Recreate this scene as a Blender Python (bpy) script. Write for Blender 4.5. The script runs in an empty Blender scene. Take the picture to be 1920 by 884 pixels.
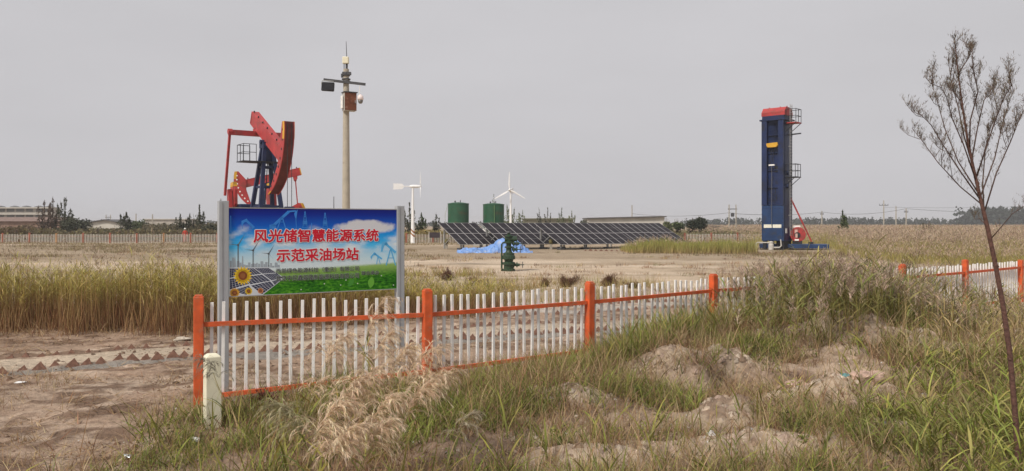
import bpy, bmesh, math, random
import numpy as np
from mathutils import Vector, Matrix, Quaternion

sc = bpy.context.scene
COL = sc.collection
rng = np.random.default_rng(11)
random.seed(5)
R = math.radians

# ------------------------------------------------------------------ camera
H = 2.25                      # eye height
F = 1480.0                    # focal length in photo pixels (photo is 1920 wide)
cam_d = bpy.data.cameras.new('camera')
cam = bpy.data.objects.new('camera', cam_d)
COL.objects.link(cam)
cam.location = (0, 0, H)
cam.rotation_euler = (R(90), 0, 0)
cam_d.sensor_width = 36
cam_d.lens = 36 * F / 1920
cam_d.shift_y = -22 / 1920
cam_d.clip_start = 0.05
cam_d.clip_end = 9000
sc.camera = cam

# ------------------------------------------------------------------ world, sun, exposure
SUN = Vector((-0.55, -0.60, 0.85)).normalized()
el = math.asin(SUN.z)
rot = math.atan2(SUN.x, SUN.y)
w = bpy.data.worlds.new('World')
sc.world = w
w.use_nodes = True
nt = w.node_tree
bg = nt.nodes['Background']
sky = nt.nodes.new('ShaderNodeTexSky')
sky.sky_type = 'NISHITA'
sky.sun_disc = False
sky.sun_elevation = el
sky.sun_rotation = rot % (2 * math.pi)
sky.dust_density = 6
sky.air_density = 1.5
hsv = nt.nodes.new('ShaderNodeHueSaturation')
hsv.inputs['Saturation'].default_value = 0.12
nt.links.new(sky.outputs[0], hsv.inputs['Color'])
mixw = nt.nodes.new('ShaderNodeMixRGB')
mixw.inputs[0].default_value = 0.93           # thick even overcast over the clear sky
mixw.inputs[2].default_value = (5.85, 5.75, 5.97, 1)
nt.links.new(hsv.outputs[0], mixw.inputs[1])
wn = nt.nodes.new('ShaderNodeTexNoise'); wn.inputs['Scale'].default_value = 2.2; wn.inputs['Detail'].default_value = 4
wc = nt.nodes.new('ShaderNodeTexCoord'); wm = nt.nodes.new('ShaderNodeMapping'); wm.inputs['Scale'].default_value = (1, 1, 3.5)
nt.links.new(wc.outputs['Generated'], wm.inputs[0]); nt.links.new(wm.outputs[0], wn.inputs['Vector'])
wr = nt.nodes.new('ShaderNodeMapRange'); wr.inputs[1].default_value = .3; wr.inputs[2].default_value = .7; wr.inputs[3].default_value = .955; wr.inputs[4].default_value = 1.045
nt.links.new(wn.outputs['Fac'], wr.inputs[0])
wx_ = nt.nodes.new('ShaderNodeMixRGB'); wx_.blend_type = 'MULTIPLY'; wx_.inputs[0].default_value = 1
nt.links.new(mixw.outputs[0], wx_.inputs[1]); nt.links.new(wr.outputs[0], wx_.inputs[2])
nt.links.new(wx_.outputs[0], bg.inputs[0])
bg.inputs[1].default_value = 0.09

sd = bpy.data.lights.new('sun', 'SUN')
sd.energy = 2.9
sd.angle = R(10)
sd.color = (1.0, 0.93, 0.83)
sun = bpy.data.objects.new('sun', sd)
COL.objects.link(sun)
sun.rotation_euler = SUN.to_track_quat('Z', 'Y').to_euler()

sc.view_settings.view_transform = 'Standard'
sc.view_settings.look = 'None'
sc.view_settings.gamma = 1
sc.view_settings.exposure = 0.2
sc.cycles.use_denoising = True
sc.cycles.max_bounces = 6
sc.cycles.volume_bounces = 0

# ------------------------------------------------------------------ small helpers
def W(px, py, d):
    """world point seen at photo pixel (px, py) at distance d in front of the camera"""
    return Vector(((px - 960) / F * d, d, H - (py - 420) / F * d))

def GD(py):
    return H * F / (py - 420)

def vnoise(x, y, seed=0):
    x = np.asarray(x, float); y = np.asarray(y, float)
    xi = np.floor(x).astype(np.int64); yi = np.floor(y).astype(np.int64)
    xf = x - xi; yf = y - yi
    def hsh(a, b):
        n = (a * 374761393 + b * 668265263 + seed * 1442695041) & 0x7fffffff
        n = ((n ^ (n >> 13)) * 1274126177) & 0x7fffffff
        n = n ^ (n >> 16)
        return (n & 0xffff) / 65535.0
    u = xf * xf * (3 - 2 * xf); v = yf * yf * (3 - 2 * yf)
    return (hsh(xi, yi) * (1 - u) + hsh(xi + 1, yi) * u) * (1 - v) + (hsh(xi, yi + 1) * (1 - u) + hsh(xi + 1, yi + 1) * u) * v

def fbm(x, y, seed=0, o=4):
    a = 0.5; s = 0; t = 0
    x = np.asarray(x, float); y = np.asarray(y, float)
    for k in range(o):
        s = s + a * vnoise(x, y, seed + k * 17); t += a
        x = x * 2.03 + 3.1; y = y * 2.03 + 1.7; a *= 0.5
    return s / t

def sstep(a, b, x):
    t = np.clip((np.asarray(x, float) - a) / (b - a), 0, 1)
    return t * t * (3 - 2 * t)

def bump(x, y, cx, cy, rx, ry, p=1.0):
    return np.exp(-(((x - cx) / rx) ** 2 + ((y - cy) / ry) ** 2) ** p)

# fence line in plan
FP = [(-3.83, 9.65), (-1.14, 10.59), (1.19, 12.16), (3.59, 14.1), (6.05, 15.6), (8.45, 17.1), (10.77, 18.75), (13.4, 20.8), (15.6, 22.6)]
def fence_y(x):
    return np.interp(x, [p[0] for p in FP], [p[1] for p in FP])

TRK_X = [-14, -7.85, -5.64, -3.1, -1.5, 1.1, 4.0, 9.0, 14]
TRK_Y = [9.6, 12.1, 13.5, 14.4, 15.4, 16.6, 17.9, 20.5, 24]
def track_y(x):
    return np.interp(x, TRK_X, TRK_Y)

def hgt(x, y):
    x = np.asarray(x, float); y = np.asarray(y, float)
    near = 1 - sstep(24, 45, y)
    h = near * (0.10 * (fbm(x / 1.7, y / 1.7, 3) - .5) + 0.035 * (fbm(x / .35, y / .35, 8, 3) - .5))
    h = h + (1 - near) * 0.12 * (fbm(x / 6, y / 5, 5) - .5)
    fy = fence_y(x)
    right = sstep(-2.2, 1.2, x)
    out = fy - y                                   # > 0 on the camera side of the fence
    h = h + right * 0.20 * sstep(-0.9, 0.4, out) * (1 - sstep(1.6, 3.6, out))
    # dug bank and spoil in the right foreground
    bank_y = 10.55 + 0.55 * (fbm(x / .6, x * 0 + 2, 21) - .5) * 2
    inb = sstep(1.6, 2.6, x) * (1 - sstep(7.5, 9.5, x))
    h = h + inb * 0.27 * (.45 + 1.1 * fbm(x / .5, y / .5, 22)) * sstep(bank_y - .10, bank_y + .12, y) * (1 - sstep(12.2, 14.5, y))
    lump = fbm(x / .5, y / .5, 33) * 1.5
    h = h + 0.30 * lump * bump(x, y, 5.4, 12.6, 1.3, .9, 1.4)
    h = h + 0.13 * lump * bump(x, y, 2.05, 10.9, .75, .45, 1.3)
    h = h + 0.24 * lump * bump(x, y, 4.1, 9.5, 1.0, .55, 1.3)
    h = h + 0.24 * lump * bump(x, y, 2.45, 8.9, .5, .45, 1.2)
    h = h + 0.18 * lump * bump(x, y, 3.0, 8.0, .7, .5, 1.2)
    h = h + 0.14 * lump * bump(x, y, .6, 9.3, .8, .5, 1.2)
    for cx, cy, rx, ry, hh_ in HEAPS:
        h = h + hh_ * bump(x, y, cx, cy + .12, rx * .9, ry * .9, 1.2) * (.35 + 1.3 * fbm(x / .28, y / .24, 302, 4))
    # ruts beside the tracks
    d = y - track_y(x)
    h = h - 0.05 * near * sstep(-.75, -.5, d) * (1 - sstep(-.12, 0.0, d))
    # gully below the sign
    h = h - 0.22 * bump(x, y, -3.25, 13.25, .9, .28, 1.5)
    rough = np.clip(1 - sstep(-.3, 1.0, d) , 0, 1)
    h = h + near * rough * (0.075 * (fbm(x / .26, y / .22, 77, 3) - .5) + .10 * np.clip(fbm(x / .55, y / .4, 78, 3) - .55, 0, 1))
    return h

HEAPS = [(5.3, 12.6, .9, .34, .20), (2.05, 10.95, .42, .22, .12), (4.1, 9.6, .95, .34, .15), (2.45, 8.95, .36, .28, .15), (2.3, 7.7, .9, .32, .09), (4.0, 8.25, .55, .3, .14), (.75, 7.4, .65, .3, .10), (6.6, 12.1, .7, .4, .16), (3.1, 10.9, .4, .25, .14), (.7, 9.4, .5, .25, .10)]
def heapf(x, y):
    s_ = 0
    for cx, cy, rx, ry, _ in HEAPS: s_ = s_ + bump(x, y, cx, cy, rx, ry, 1.3)
    return np.clip(s_, 0, 1) * sstep(.30, .46, fbm(np.asarray(x) / .42, np.asarray(y) / .3, 301) + .12 * np.clip(s_, 0, 1))

def hz(x, y):
    return float(hgt(np.array([x]), np.array([y]))[0])

# ------------------------------------------------------------------ materials
MATS = {}
def mat(name, col, rough=.6, metal=0.0, var=.18, scale=6.0, bumpv=0.0, spec=.4, dirt=None, dirt_amt=.0, dscale=3.0):
    if name in MATS: return MATS[name]
    m = bpy.data.materials.new(name); m.use_nodes = True
    n = m.node_tree.nodes; l = m.node_tree.links
    b = n['Principled BSDF']
    b.inputs['Roughness'].default_value = rough
    b.inputs['Metallic'].default_value = metal
    b.inputs['Specular IOR Level'].default_value = spec
    tc = n.new('ShaderNodeTexCoord')
    nz = n.new('ShaderNodeTexNoise'); nz.inputs['Scale'].default_value = scale; nz.inputs['Detail'].default_value = 6
    l.new(tc.outputs['Object'], nz.inputs['Vector'])
    mr = n.new('ShaderNodeMapRange')
    mr.inputs[1].default_value = .3; mr.inputs[2].default_value = .7
    mr.inputs[3].default_value = 1 - var; mr.inputs[4].default_value = 1 + var
    l.new(nz.outputs['Fac'], mr.inputs[0])
    mx = n.new('ShaderNodeMixRGB'); mx.blend_type = 'MULTIPLY'; mx.inputs[0].default_value = 1
    mx.inputs[1].default_value = (*col, 1)
    l.new(mr.outputs[0], mx.inputs[2])
    out = mx.outputs[0]
    if dirt:
        nz2 = n.new('ShaderNodeTexNoise'); nz2.inputs['Scale'].default_value = dscale; nz2.inputs['Detail'].default_value = 8
        nz2.inputs['Roughness'].default_value = .7
        l.new(tc.outputs['Object'], nz2.inputs['Vector'])
        cr = n.new('ShaderNodeMapRange'); cr.inputs[1].default_value = .62 - dirt_amt * .35; cr.inputs[2].default_value = .74 - dirt_amt * .25
        l.new(nz2.outputs['Fac'], cr.inputs[0])
        m2 = n.new('ShaderNodeMixRGB'); m2.inputs[2].default_value = (*dirt, 1)
        l.new(cr.outputs[0], m2.inputs[0]); l.new(out, m2.inputs[1])
        out = m2.outputs[0]
    l.new(out, b.inputs['Base Color'])
    if bumpv:
        bp = n.new('ShaderNodeBump'); bp.inputs['Strength'].default_value = bumpv; bp.inputs['Distance'].default_value = .02
        l.new(nz.outputs['Fac'], bp.inputs['Height']); l.new(bp.outputs[0], b.inputs['Normal'])
    MATS[name] = m
    return m

def leaf_mat(name, transl=.25, rough=.75):
    if name in MATS: return MATS[name]
    m = bpy.data.materials.new(name); m.use_nodes = True
    n = m.node_tree.nodes; l = m.node_tree.links
    b = n['Principled BSDF']; out = n['Material Output']
    a = n.new('ShaderNodeAttribute'); a.attribute_name = 'Col'
    l.new(a.outputs['Color'], b.inputs['Base Color'])
    b.inputs['Roughness'].default_value = rough
    b.inputs['Specular IOR Level'].default_value = .2
    t = n.new('ShaderNodeBsdfTranslucent'); l.new(a.outputs['Color'], t.inputs[0])
    mx = n.new('ShaderNodeMixShader'); mx.inputs[0].default_value = transl
    l.new(b.outputs[0], mx.inputs[1]); l.new(t.outputs[0], mx.inputs[2]); l.new(mx.outputs[0], out.inputs[0])
    MATS[name] = m
    return m

M_LEAF = leaf_mat('leaf blade')
M_PLUME = leaf_mat('reed plume', .4, .9)

# ------------------------------------------------------------------ object helpers
def tag(o, label=None, cat=None, group=None, kind=None):
    if label: o['label'] = label
    if cat: o['category'] = cat
    if group: o['group'] = group
    if kind: o['kind'] = kind
    return o

def thing(name, label, cat, loc=(0, 0, 0), rz=0, group=None):
    o = bpy.data.objects.new(name, None); COL.objects.link(o)
    o.location = loc; o.rotation_euler = (0, 0, rz); o.empty_display_size = .2
    return tag(o, label, cat, group)

def link_mesh(name, me, mats, parent=None, smooth=False):
    o = bpy.data.objects.new(name, me); COL.objects.link(o)
    for m in (mats if isinstance(mats, (list, tuple)) else [mats]):
        me.materials.append(m)
    if smooth:
        me.polygons.foreach_set('use_smooth', np.ones(len(me.polygons), bool))
    if parent: o.parent = parent
    return o

class MB:
    """collects shapes into one mesh"""
    def __init__(s, M=None):
        s.v = []; s.f = []; s.m = []; s.M = M or Matrix.Identity(4); s.mi = 0
    def add(s, vs, fs):
        b = len(s.v)
        s.v += [s.M @ Vector(p) for p in vs]
        s.f += [tuple(b + i for i in f) for f in fs]
        s.m += [s.mi] * len(fs)
        return s
    def box(s, c, d, rz=0, ch=0.0, rot=None):
        x, y, z = d[0] / 2, d[1] / 2, d[2] / 2
        q = rot if rot is not None else Matrix.Rotation(rz, 3, 'Z')
        c = Vector(c)
        if ch <= 0:
            vs = [(-x, -y, -z), (x, -y, -z), (x, y, -z), (-x, y, -z), (-x, -y, z), (x, -y, z), (x, y, z), (-x, y, z)]
            fs = [(3, 2, 1, 0), (4, 5, 6, 7), (0, 1, 5, 4), (1, 2, 6, 5), (2, 3, 7, 6), (3, 0, 4, 7)]
        else:
            bm = bmesh.new()
            bmesh.ops.create_cube(bm, size=1)
            bmesh.ops.scale(bm, vec=d, verts=bm.verts)
            bmesh.ops.bevel(bm, geom=list(bm.edges), offset=ch, segments=2, affect='EDGES', profile=.6)
            bm.verts.index_update()
            vs = [tuple(v.co) for v in bm.verts]; fs = [tuple(v.index for v in f.verts) for f in bm.faces]
            bm.free()
        return s.add([c + q @ Vector(p) for p in vs], fs)
    def bar(s, a, b, wd, ht, up=(0, 0, 1)):
        a = Vector(a); b = Vector(b); d = b - a; L = d.length; d.normalize()
        up = Vector(up)
        if abs(d.dot(up)) > .98: up = Vector((0, 1, 0))
        sd_ = d.cross(up).normalized(); u = sd_.cross(d)
        q = Matrix((sd_, d, u)).transposed()
        return s.box((a + b) / 2, (wd, L, ht), rot=q)
    def tube(s, a, b, r0, r1=None, n=10, caps=True):
        r1 = r0 if r1 is None else r1
        a = Vector(a); b = Vector(b); d = (b - a).normalized()
        up = Vector((0, 0, 1)) if abs(d.z) < .95 else Vector((1, 0, 0))
        u = d.cross(up).normalized(); v = d.cross(u)
        vs = []
        for p, r in ((a, r0), (b, r1)):
            for k in range(n):
                t = 2 * math.pi * k / n
                vs.append(p + u * math.cos(t) * r + v * math.sin(t) * r)
        fs = [(k, (k + 1) % n, n + (k + 1) % n, n + k) for k in range(n)]
        if caps: fs += [tuple(range(n))[::-1], tuple(range(n, 2 * n))]
        return s.add(vs, fs)
    def path(s, pts, rads, n=8):
        pts = [Vector(p) for p in pts]
        if not isinstance(rads, (list, tuple)): rads = [rads] * len(pts)
        vs = []; fs = []
        pu = None
        for i, p in enumerate(pts):
            d = (pts[min(i + 1, len(pts) - 1)] - pts[max(i - 1, 0)]).normalized()
            if pu is None:
                up = Vector((0, 0, 1)) if abs(d.z) < .9 else Vector((1, 0, 0))
                pu = d.cross(up).normalized()
            u = (pu - d * pu.dot(d)).normalized(); pu = u
            v = d.cross(u)
            for k in range(n):
                t = 2 * math.pi * k / n
                vs.append(p + (u * math.cos(t) + v * math.sin(t)) * rads[i])
        for i in range(len(pts) - 1):
            for k in range(n):
                fs.append((i * n + k, i * n + (k + 1) % n, (i + 1) * n + (k + 1) % n, (i + 1) * n + k))
        fs += [tuple(range(n))[::-1], tuple(range((len(pts) - 1) * n, len(pts) * n))]
        return s.add(vs, fs)
    def lathe(s, prof, c=(0, 0, 0), n=20, axis='Z'):
        c = Vector(c); vs = []; fs = []
        for r, z in prof:
            for k in range(n):
                t = 2 * math.pi * k / n
                p = (r * math.cos(t), r * math.sin(t), z)
                if axis == 'X': p = (z, p[0], p[1])
                elif axis == 'Y': p = (p[0], z, p[1])
                vs.append(c + Vector(p))
        m = len(prof)
        for i in range(m - 1):
            for k in range(n):
                fs.append((i * n + k, i * n + (k + 1) % n, (i + 1) * n + (k + 1) % n, (i + 1) * n + k))
        fs += [tuple(range(n))[::-1], tuple(range((m - 1) * n, m * n))]
        return s.add(vs, fs)
    def prism(s, poly, y0, y1, plane='XZ'):
        """polygon in a plane given thickness along the remaining axis"""
        def pt(p, t):
            return {'XZ': (p[0], t, p[1]), 'XY': (p[0], p[1], t), 'YZ': (t, p[0], p[1])}[plane]
        n = len(poly)
        vs = [pt(p, y0) for p in poly] + [pt(p, y1) for p in poly]
        fs = [tuple(range(n)), tuple(range(n, 2 * n))[::-1]] + [(k, k + n, (k + 1) % n + n, (k + 1) % n) for k in range(n)]
        return s.add(vs, fs)
    def ring(s, c, rad, r, n=20, m=6, axis='Z'):
        pts = []
        for k in range(n + 1):
            t = 2 * math.pi * k / n
            p = (rad * math.cos(t), rad * math.sin(t), 0)
            if axis == 'X': p = (0, p[0], p[1])
            elif axis == 'Y': p = (p[0], 0, p[1])
            pts.append(Vector(c) + Vector(p))
        return s.path(pts, r, m)
    def build(s, name, mats, parent=None, smooth=False, fix=True):
        me = bpy.data.meshes.new(name)
        me.from_pydata([tuple(p) for p in s.v], [], s.f)
        if fix:
            bm = bmesh.new(); bm.from_mesh(me); bmesh.ops.recalc_face_normals(bm, faces=bm.faces); bm.to_mesh(me); bm.free()
        me.polygons.foreach_set('material_index', np.array(s.m, np.int32)) if len(s.m) == len(me.polygons) else None
        o = link_mesh(name, me, mats, parent, smooth)
        return o

class Veg:
    """many narrow blades, each a tapered bent ribbon, joined into one mesh with a colour per point"""
    def __init__(s): s.V = []; s.Q = []; s.C = []; s.n = 0
    def add(s, P, L, Wd, az, lean, curve, c0, c1, S=3, jit=.32, taper=.7, twist=None, cw=.0, mid=False):
        P = np.atleast_2d(np.asarray(P, float)); N = len(P)
        if N == 0: return np.zeros((0, 3))
        bc = lambda a: np.broadcast_to(np.asarray(a, float), (N,)).copy()
        L = bc(L); Wd = bc(Wd); az = bc(az); lean = bc(lean); curve = bc(curve)
        c0 = np.broadcast_to(np.asarray(c0, float), (N, 3)); c1 = np.broadcast_to(np.asarray(c1, float), (N, 3))
        tw = rng.uniform(-1.2, 1.2, N) if twist is None else bc(twist)
        sa = az + np.pi / 2 + tw
        side = np.stack([np.cos(sa), np.sin(sa), np.zeros(N)], 1)
        dirh = np.stack([np.cos(az), np.sin(az), np.zeros(N)], 1)
        k = 1 + (rng.random((N, 1)) - .5) * 2 * jit
        hue = 1 + (rng.random((N, 3)) - .5) * jit * .5
        cur = P.copy(); V = np.zeros((N, S + 1, 2, 3)); C = np.zeros((N, S + 1, 2, 4)); C[..., 3] = 1
        for i in range(S + 1):
            t = i / S
            if mid: wd = Wd * (math.sin(math.pi * min(1, .12 + .88 * t)) ** .7 + .03)
            else: wd = Wd * ((1 - t) ** taper * .97 + .03)
            V[:, i, 0] = cur - side * wd[:, None] * .5
            V[:, i, 1] = cur + side * wd[:, None] * .5
            col = (c0 * (1 - t) + c1 * t) * k * hue
            C[:, i, 0, :3] = col; C[:, i, 1, :3] = col
            if i < S:
                tl = lean + curve * (t + .5 / S)
                stp = (L / S)[:, None]
                cur = cur + dirh * np.sin(tl)[:, None] * stp + np.array([0, 0, 1.]) * np.cos(tl)[:, None] * stp
        base = s.n + np.arange(N)[:, None] * (S + 1) * 2
        q = []
        for i in range(S):
            a = base + i * 2
            q.append(np.stack([a, a + 1, a + 3, a + 2], 2))
        s.V.append(V.reshape(-1, 3)); s.C.append(C.reshape(-1, 4)); s.Q.append(np.concatenate(q, 1).reshape(-1, 4))
        s.n += N * (S + 1) * 2
        return cur
    def quads(s, P, size, col, jit=.25, flat=0.5):
        """loose leaf faces with random orientation"""
        P = np.atleast_2d(np.asarray(P, float)); N = len(P)
        size = np.broadcast_to(np.asarray(size, float), (N,))
        col = np.broadcast_to(np.asarray(col, float), (N, 3))
        a = rng.normal(size=(N, 3)); a /= np.linalg.norm(a, axis=1)[:, None]
        b = rng.normal(size=(N, 3)); b -= a * (a * b).sum(1)[:, None]; b /= np.linalg.norm(b, axis=1)[:, None]
        a = a * size[:, None]; b = b * (size * flat)[:, None]
        V = np.stack([P - a, P - b, P + a, P + b], 1)
        k = 1 + (rng.random((N, 1)) - .5) * 2 * jit
        C = np.ones((N, 4, 4)); C[..., :3] = (col * k)[:, None, :]
        s.V.append(V.reshape(-1, 3)); s.C.append(C.reshape(-1, 4))
        s.Q.append((s.n + np.arange(N * 4)).reshape(-1, 4)); s.n += N * 4
    def build(s, name, m, parent=None, off=None):
        V = np.concatenate(s.V); Q = np.concatenate(s.Q); C = np.clip(np.concatenate(s.C), 0, 1)
        if off is not None: V = V - np.asarray(off)
        me = bpy.data.meshes.new(name)
        me.vertices.add(len(V)); me.vertices.foreach_set('co', V.astype(np.float32).ravel())
        me.loops.add(len(Q) * 4); me.loops.foreach_set('vertex_index', Q.astype(np.int32).ravel())
        me.polygons.add(len(Q)); me.polygons.foreach_set('loop_start', np.arange(0, len(Q) * 4, 4, dtype=np.int32))
        at = me.color_attributes.new('Col', 'FLOAT_COLOR', 'POINT')
        at.data.foreach_set('color', C.astype(np.float32).ravel())
        me.update(); me.validate()
        return link_mesh(name, me, m, parent)

def pick(cols, N, p=None):
    cols = np.asarray(cols, float)
    return cols[rng.choice(len(cols), N, p=p)]

# ================================================================== GROUND
def axis(lo, hi, step, far_lo, far_hi, g=1.12):
    a = list(np.arange(lo, hi + 1e-6, step))
    st = step; x = a[-1]
    while x < far_hi: st *= g; x += st; a.append(x)
    st = step; x = a[0]; pre = []
    while x > far_lo: st *= g; x -= st; pre.append(x)
    return np.array(pre[::-1] + a)

gx = axis(-11, 13, .075, -3000, 3000, 1.06)
gy = axis(4.5, 21, .075, -400, 3000, 1.045)
X, Y = np.meshgrid(gx, gy)
Z = hgt(X, Y)
def lerp(a, b, t): return a * (1 - t[..., None]) + b * t[..., None]
c_sand = np.array([.53, .42, .31]); c_pale = np.array([.60, .49, .375]); c_tan = np.array([.33, .255, .175])
c_dirt = np.array([.37, .265, .195]); c_dirt2 = np.array([.50, .385, .295]); c_brown = np.array([.17, .105, .07]); c_grey = np.array([.27, .25, .225])
n1 = fbm(X / 3.5, Y / 2.2, 40); n2 = fbm(X / .8, Y / .6, 41); n3 = fbm(X / 14, Y / 4.0, 42); n4 = fbm(X / .25, Y / .22, 43, 3)
C = np.zeros(X.shape + (3,)) + c_sand
C = lerp(C, c_pale, sstep(.45, .62, n1))
C = lerp(C, c_tan, sstep(.50, .66, n3) * .8)
# darker scrubby belt in front of the solar tables
C = lerp(C, c_tan * .95, sstep(46, 52, Y + 6 * (n3 - .5) - .1 * X) * (1 - sstep(76, 90, Y)) * .8)
C = lerp(C, c_tan, sstep(88, 100, Y) * .9)
near = 1 - sstep(21, 25, Y + 5 * (n1 - .5))
D0 = lerp(np.zeros_like(C) + c_dirt, c_dirt2, sstep(.42, .62, n2 * .6 + n1 * .4))
D0 = lerp(D0, c_brown, sstep(.49, .60, n4 * .55 + n2 * .45) * .85)
C = lerp(C, D0, near)
d = Y - track_y(X)
wob = .12 * (n2 - .5)
C = lerp(C, c_pale * .9, sstep(.0, .08, d + wob) * (1 - sstep(1.15, 1.35, d + wob)) * (.55 + .45 * sstep(.3, .6, n1)))
C = lerp(C, c_grey, sstep(-.68, -.5, d + wob) * (1 - sstep(-.06, .03, d + wob)) * .9)
C = lerp(C, c_grey * 1.9, sstep(3.0, 3.4, d) * (1 - sstep(5.5, 6.6, d)) * sstep(-2, -.5, X) * sstep(.35, .6, n2) * .75)
fg = sstep(-1.5, .5, X) * (1 - sstep(-.3, .6, Y - fence_y(X)))
C = lerp(C, c_dirt * .66, fg * .7 * (1 - sstep(.44, .54, n2 * .5 + n4 * .5)))
C = lerp(C, c_dirt2, fg * sstep(.50, .64, n2) * .7)
C = lerp(C, c_pale * .98, heapf(X, Y) * .8 * sstep(.36, .5, n4))
hill = np.clip(bump(X, Y, 5.4, 12.6, 1.4, .9) + bump(X, Y, 2.05, 10.9, .8, .5) + bump(X, Y, 4.1, 9.5, 1.2, .6) + bump(X, Y, 2.45, 8.9, .6, .5) + bump(X, Y, 2.8, 8.0, .9, .6), 0, 1)
C = lerp(C, c_sand * .95, hill * .85 * sstep(.3, .5, n4))
C = lerp(C, np.array([.16, .085, .058]), sstep(1.8, 2.6, X) * (1 - sstep(6, 7, X)) * bump(X * 0, Y, 0, 10.5, 1, .22, 2) * .8 * sstep(.46, .54, n4 * .6 + n2 * .4))
nv = X.size
me = bpy.data.meshes.new('ground')
ny, nx = X.shape
me.vertices.add(nv); me.vertices.foreach_set('co', np.stack([X, Y, Z], -1).astype(np.float32).ravel())
ii = np.arange(nv).reshape(ny, nx)
Q = np.stack([ii[:-1, :-1], ii[:-1, 1:], ii[1:, 1:], ii[1:, :-1]], -1).reshape(-1, 4)
me.loops.add(Q.size); me.loops.foreach_set('vertex_index', Q.astype(np.int32).ravel())
me.polygons.add(len(Q)); me.polygons.foreach_set('loop_start', np.arange(0, Q.size, 4, dtype=np.int32))
at = me.color_attributes.new('Col', 'FLOAT_COLOR', 'POINT')
CC = np.ones(X.shape + (4,)); CC[..., :3] = np.clip(C, 0, 1)
at.data.foreach_set('color', CC.astype(np.float32).ravel())
me.update()
mg = bpy.data.materials.new('bare saline soil'); mg.use_nodes = True
n = mg.node_tree.nodes; l = mg.node_tree.links
b = n['Principled BSDF']; b.inputs['Roughness'].default_value = .95; b.inputs['Specular IOR Level'].default_value = .15
a = n.new('ShaderNodeAttribute'); a.attribute_name = 'Col'
tc = n.new('ShaderNodeTexCoord')
nz = n.new('ShaderNodeTexNoise'); nz.inputs['Scale'].default_value = 9; nz.inputs['Detail'].default_value = 9; nz.inputs['Roughness'].default_value = .68
l.new(tc.outputs['Object'], nz.inputs['Vector'])
nzb = n.new('ShaderNodeTexNoise'); nzb.inputs['Scale'].default_value = .7; nzb.inputs['Detail'].default_value = 8
l.new(tc.outputs['Object'], nzb.inputs['Vector'])
mr = n.new('ShaderNodeMapRange'); mr.inputs[1].default_value = .3; mr.inputs[2].default_value = .7; mr.inputs[3].default_value = .64; mr.inputs[4].default_value = 1.27
l.new(nz.outputs['Fac'], mr.inputs[0])
mr2 = n.new('ShaderNodeMapRange'); mr2.inputs[1].default_value = .35; mr2.inputs[2].default_value = .65; mr2.inputs[3].default_value = .86; mr2.inputs[4].default_value = 1.1
l.new(nzb.outputs['Fac'], mr2.inputs[0])
mm = n.new('ShaderNodeMath'); mm.operation = 'MULTIPLY'; l.new(mr.outputs[0], mm.inputs[0]); l.new(mr2.outputs[0], mm.inputs[1])
mx = n.new('ShaderNodeMixRGB'); mx.blend_type = 'MULTIPLY'; mx.inputs[0].default_value = 1
l.new(a.outputs['Color'], mx.inputs[1]); l.new(mm.outputs[0], mx.inputs[2]); l.new(mx.outputs[0], b.inputs['Base Color'])
bp = n.new('ShaderNodeBump'); bp.inputs['Strength'].default_value = 1.0; bp.inputs['Distance'].default_value = .07
l.new(nz.outputs['Fac'], bp.inputs['Height']); l.new(bp.outputs[0], b.inputs['Normal'])
ground = link_mesh('ground', me, mg, smooth=True)
tag(ground, kind='structure')

# tyre lug prints: rows of small soil pyramids along the wheel tracks
m_clod = mat('damp red brown soil', (.155, .080, .055), .95, var=.3, scale=20, bumpv=.5)
def lug_rows(name, rows):
    mb = MB()
    for (xs, off, sp, sz, keep) in rows:
        x = xs[0]
        while x < xs[1]:
            y = float(track_y(x)) + off + random.uniform(-.03, .03)
            if random.random() < keep:
                s_ = sz * random.uniform(.8, 1.12); z = hz(x, y) - .03
                hh = s_ * random.uniform(.36, .50) + .03
                ax = math.atan2(float(track_y(x + .3) - track_y(x - .3)), .6)
                ca, sa = math.cos(ax), math.sin(ax)
                pts = []
                for (u, v) in ((-.5, -.28), (.5, -.28), (.42, .4), (-.42, .4)):
                    u *= s_ * random.uniform(.9, 1.1); v *= s_
                    pts.append((x + u * ca - v * sa, y + u * sa + v * ca, z))
                pts.append((x + random.uniform(-.03, .03), y + .05, z + hh))
                mb.add(pts, [(0, 1, 4), (1, 2, 4), (2, 3, 4), (3, 0, 4)])
            x += sp * random.uniform(.88, 1.12) * math.cos(.5)
    return tag(mb.build(name, m_clod), kind='structure')
lug_rows('track', [((-13, 8), 0.0, .215, .215, .99), ((-13, 8), 1.45, .235, .19, .85), ((-1, 10), 3.0, .30, .22, .85), ((0, 12), 4.6, .32, .22, .85)])
# far dashed row in front of the tower unit
mb = MB()
for k in range(64):
    x = 6 + k * .42; y = 64.5 - .14 * (x - 6) - .0105 * (x - 6) ** 2 * .9 + random.uniform(-.08, .08); z = hz(x, y)
    s_ = random.uniform(.12, .2)
    mb.add([(x - s_, y - .1, z - .02), (x + s_, y - .1, z - .02), (x + s_, y + .14, z - .02), (x - s_, y + .14, z - .02), (x, y, z + s_ * .9)], [(0, 1, 4), (1, 2, 4), (2, 3, 4), (3, 0, 4)])
tag(mb.build('track', m_clod), kind='structure')

# ================================================================== BACKGROUND
m_haze = None
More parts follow.
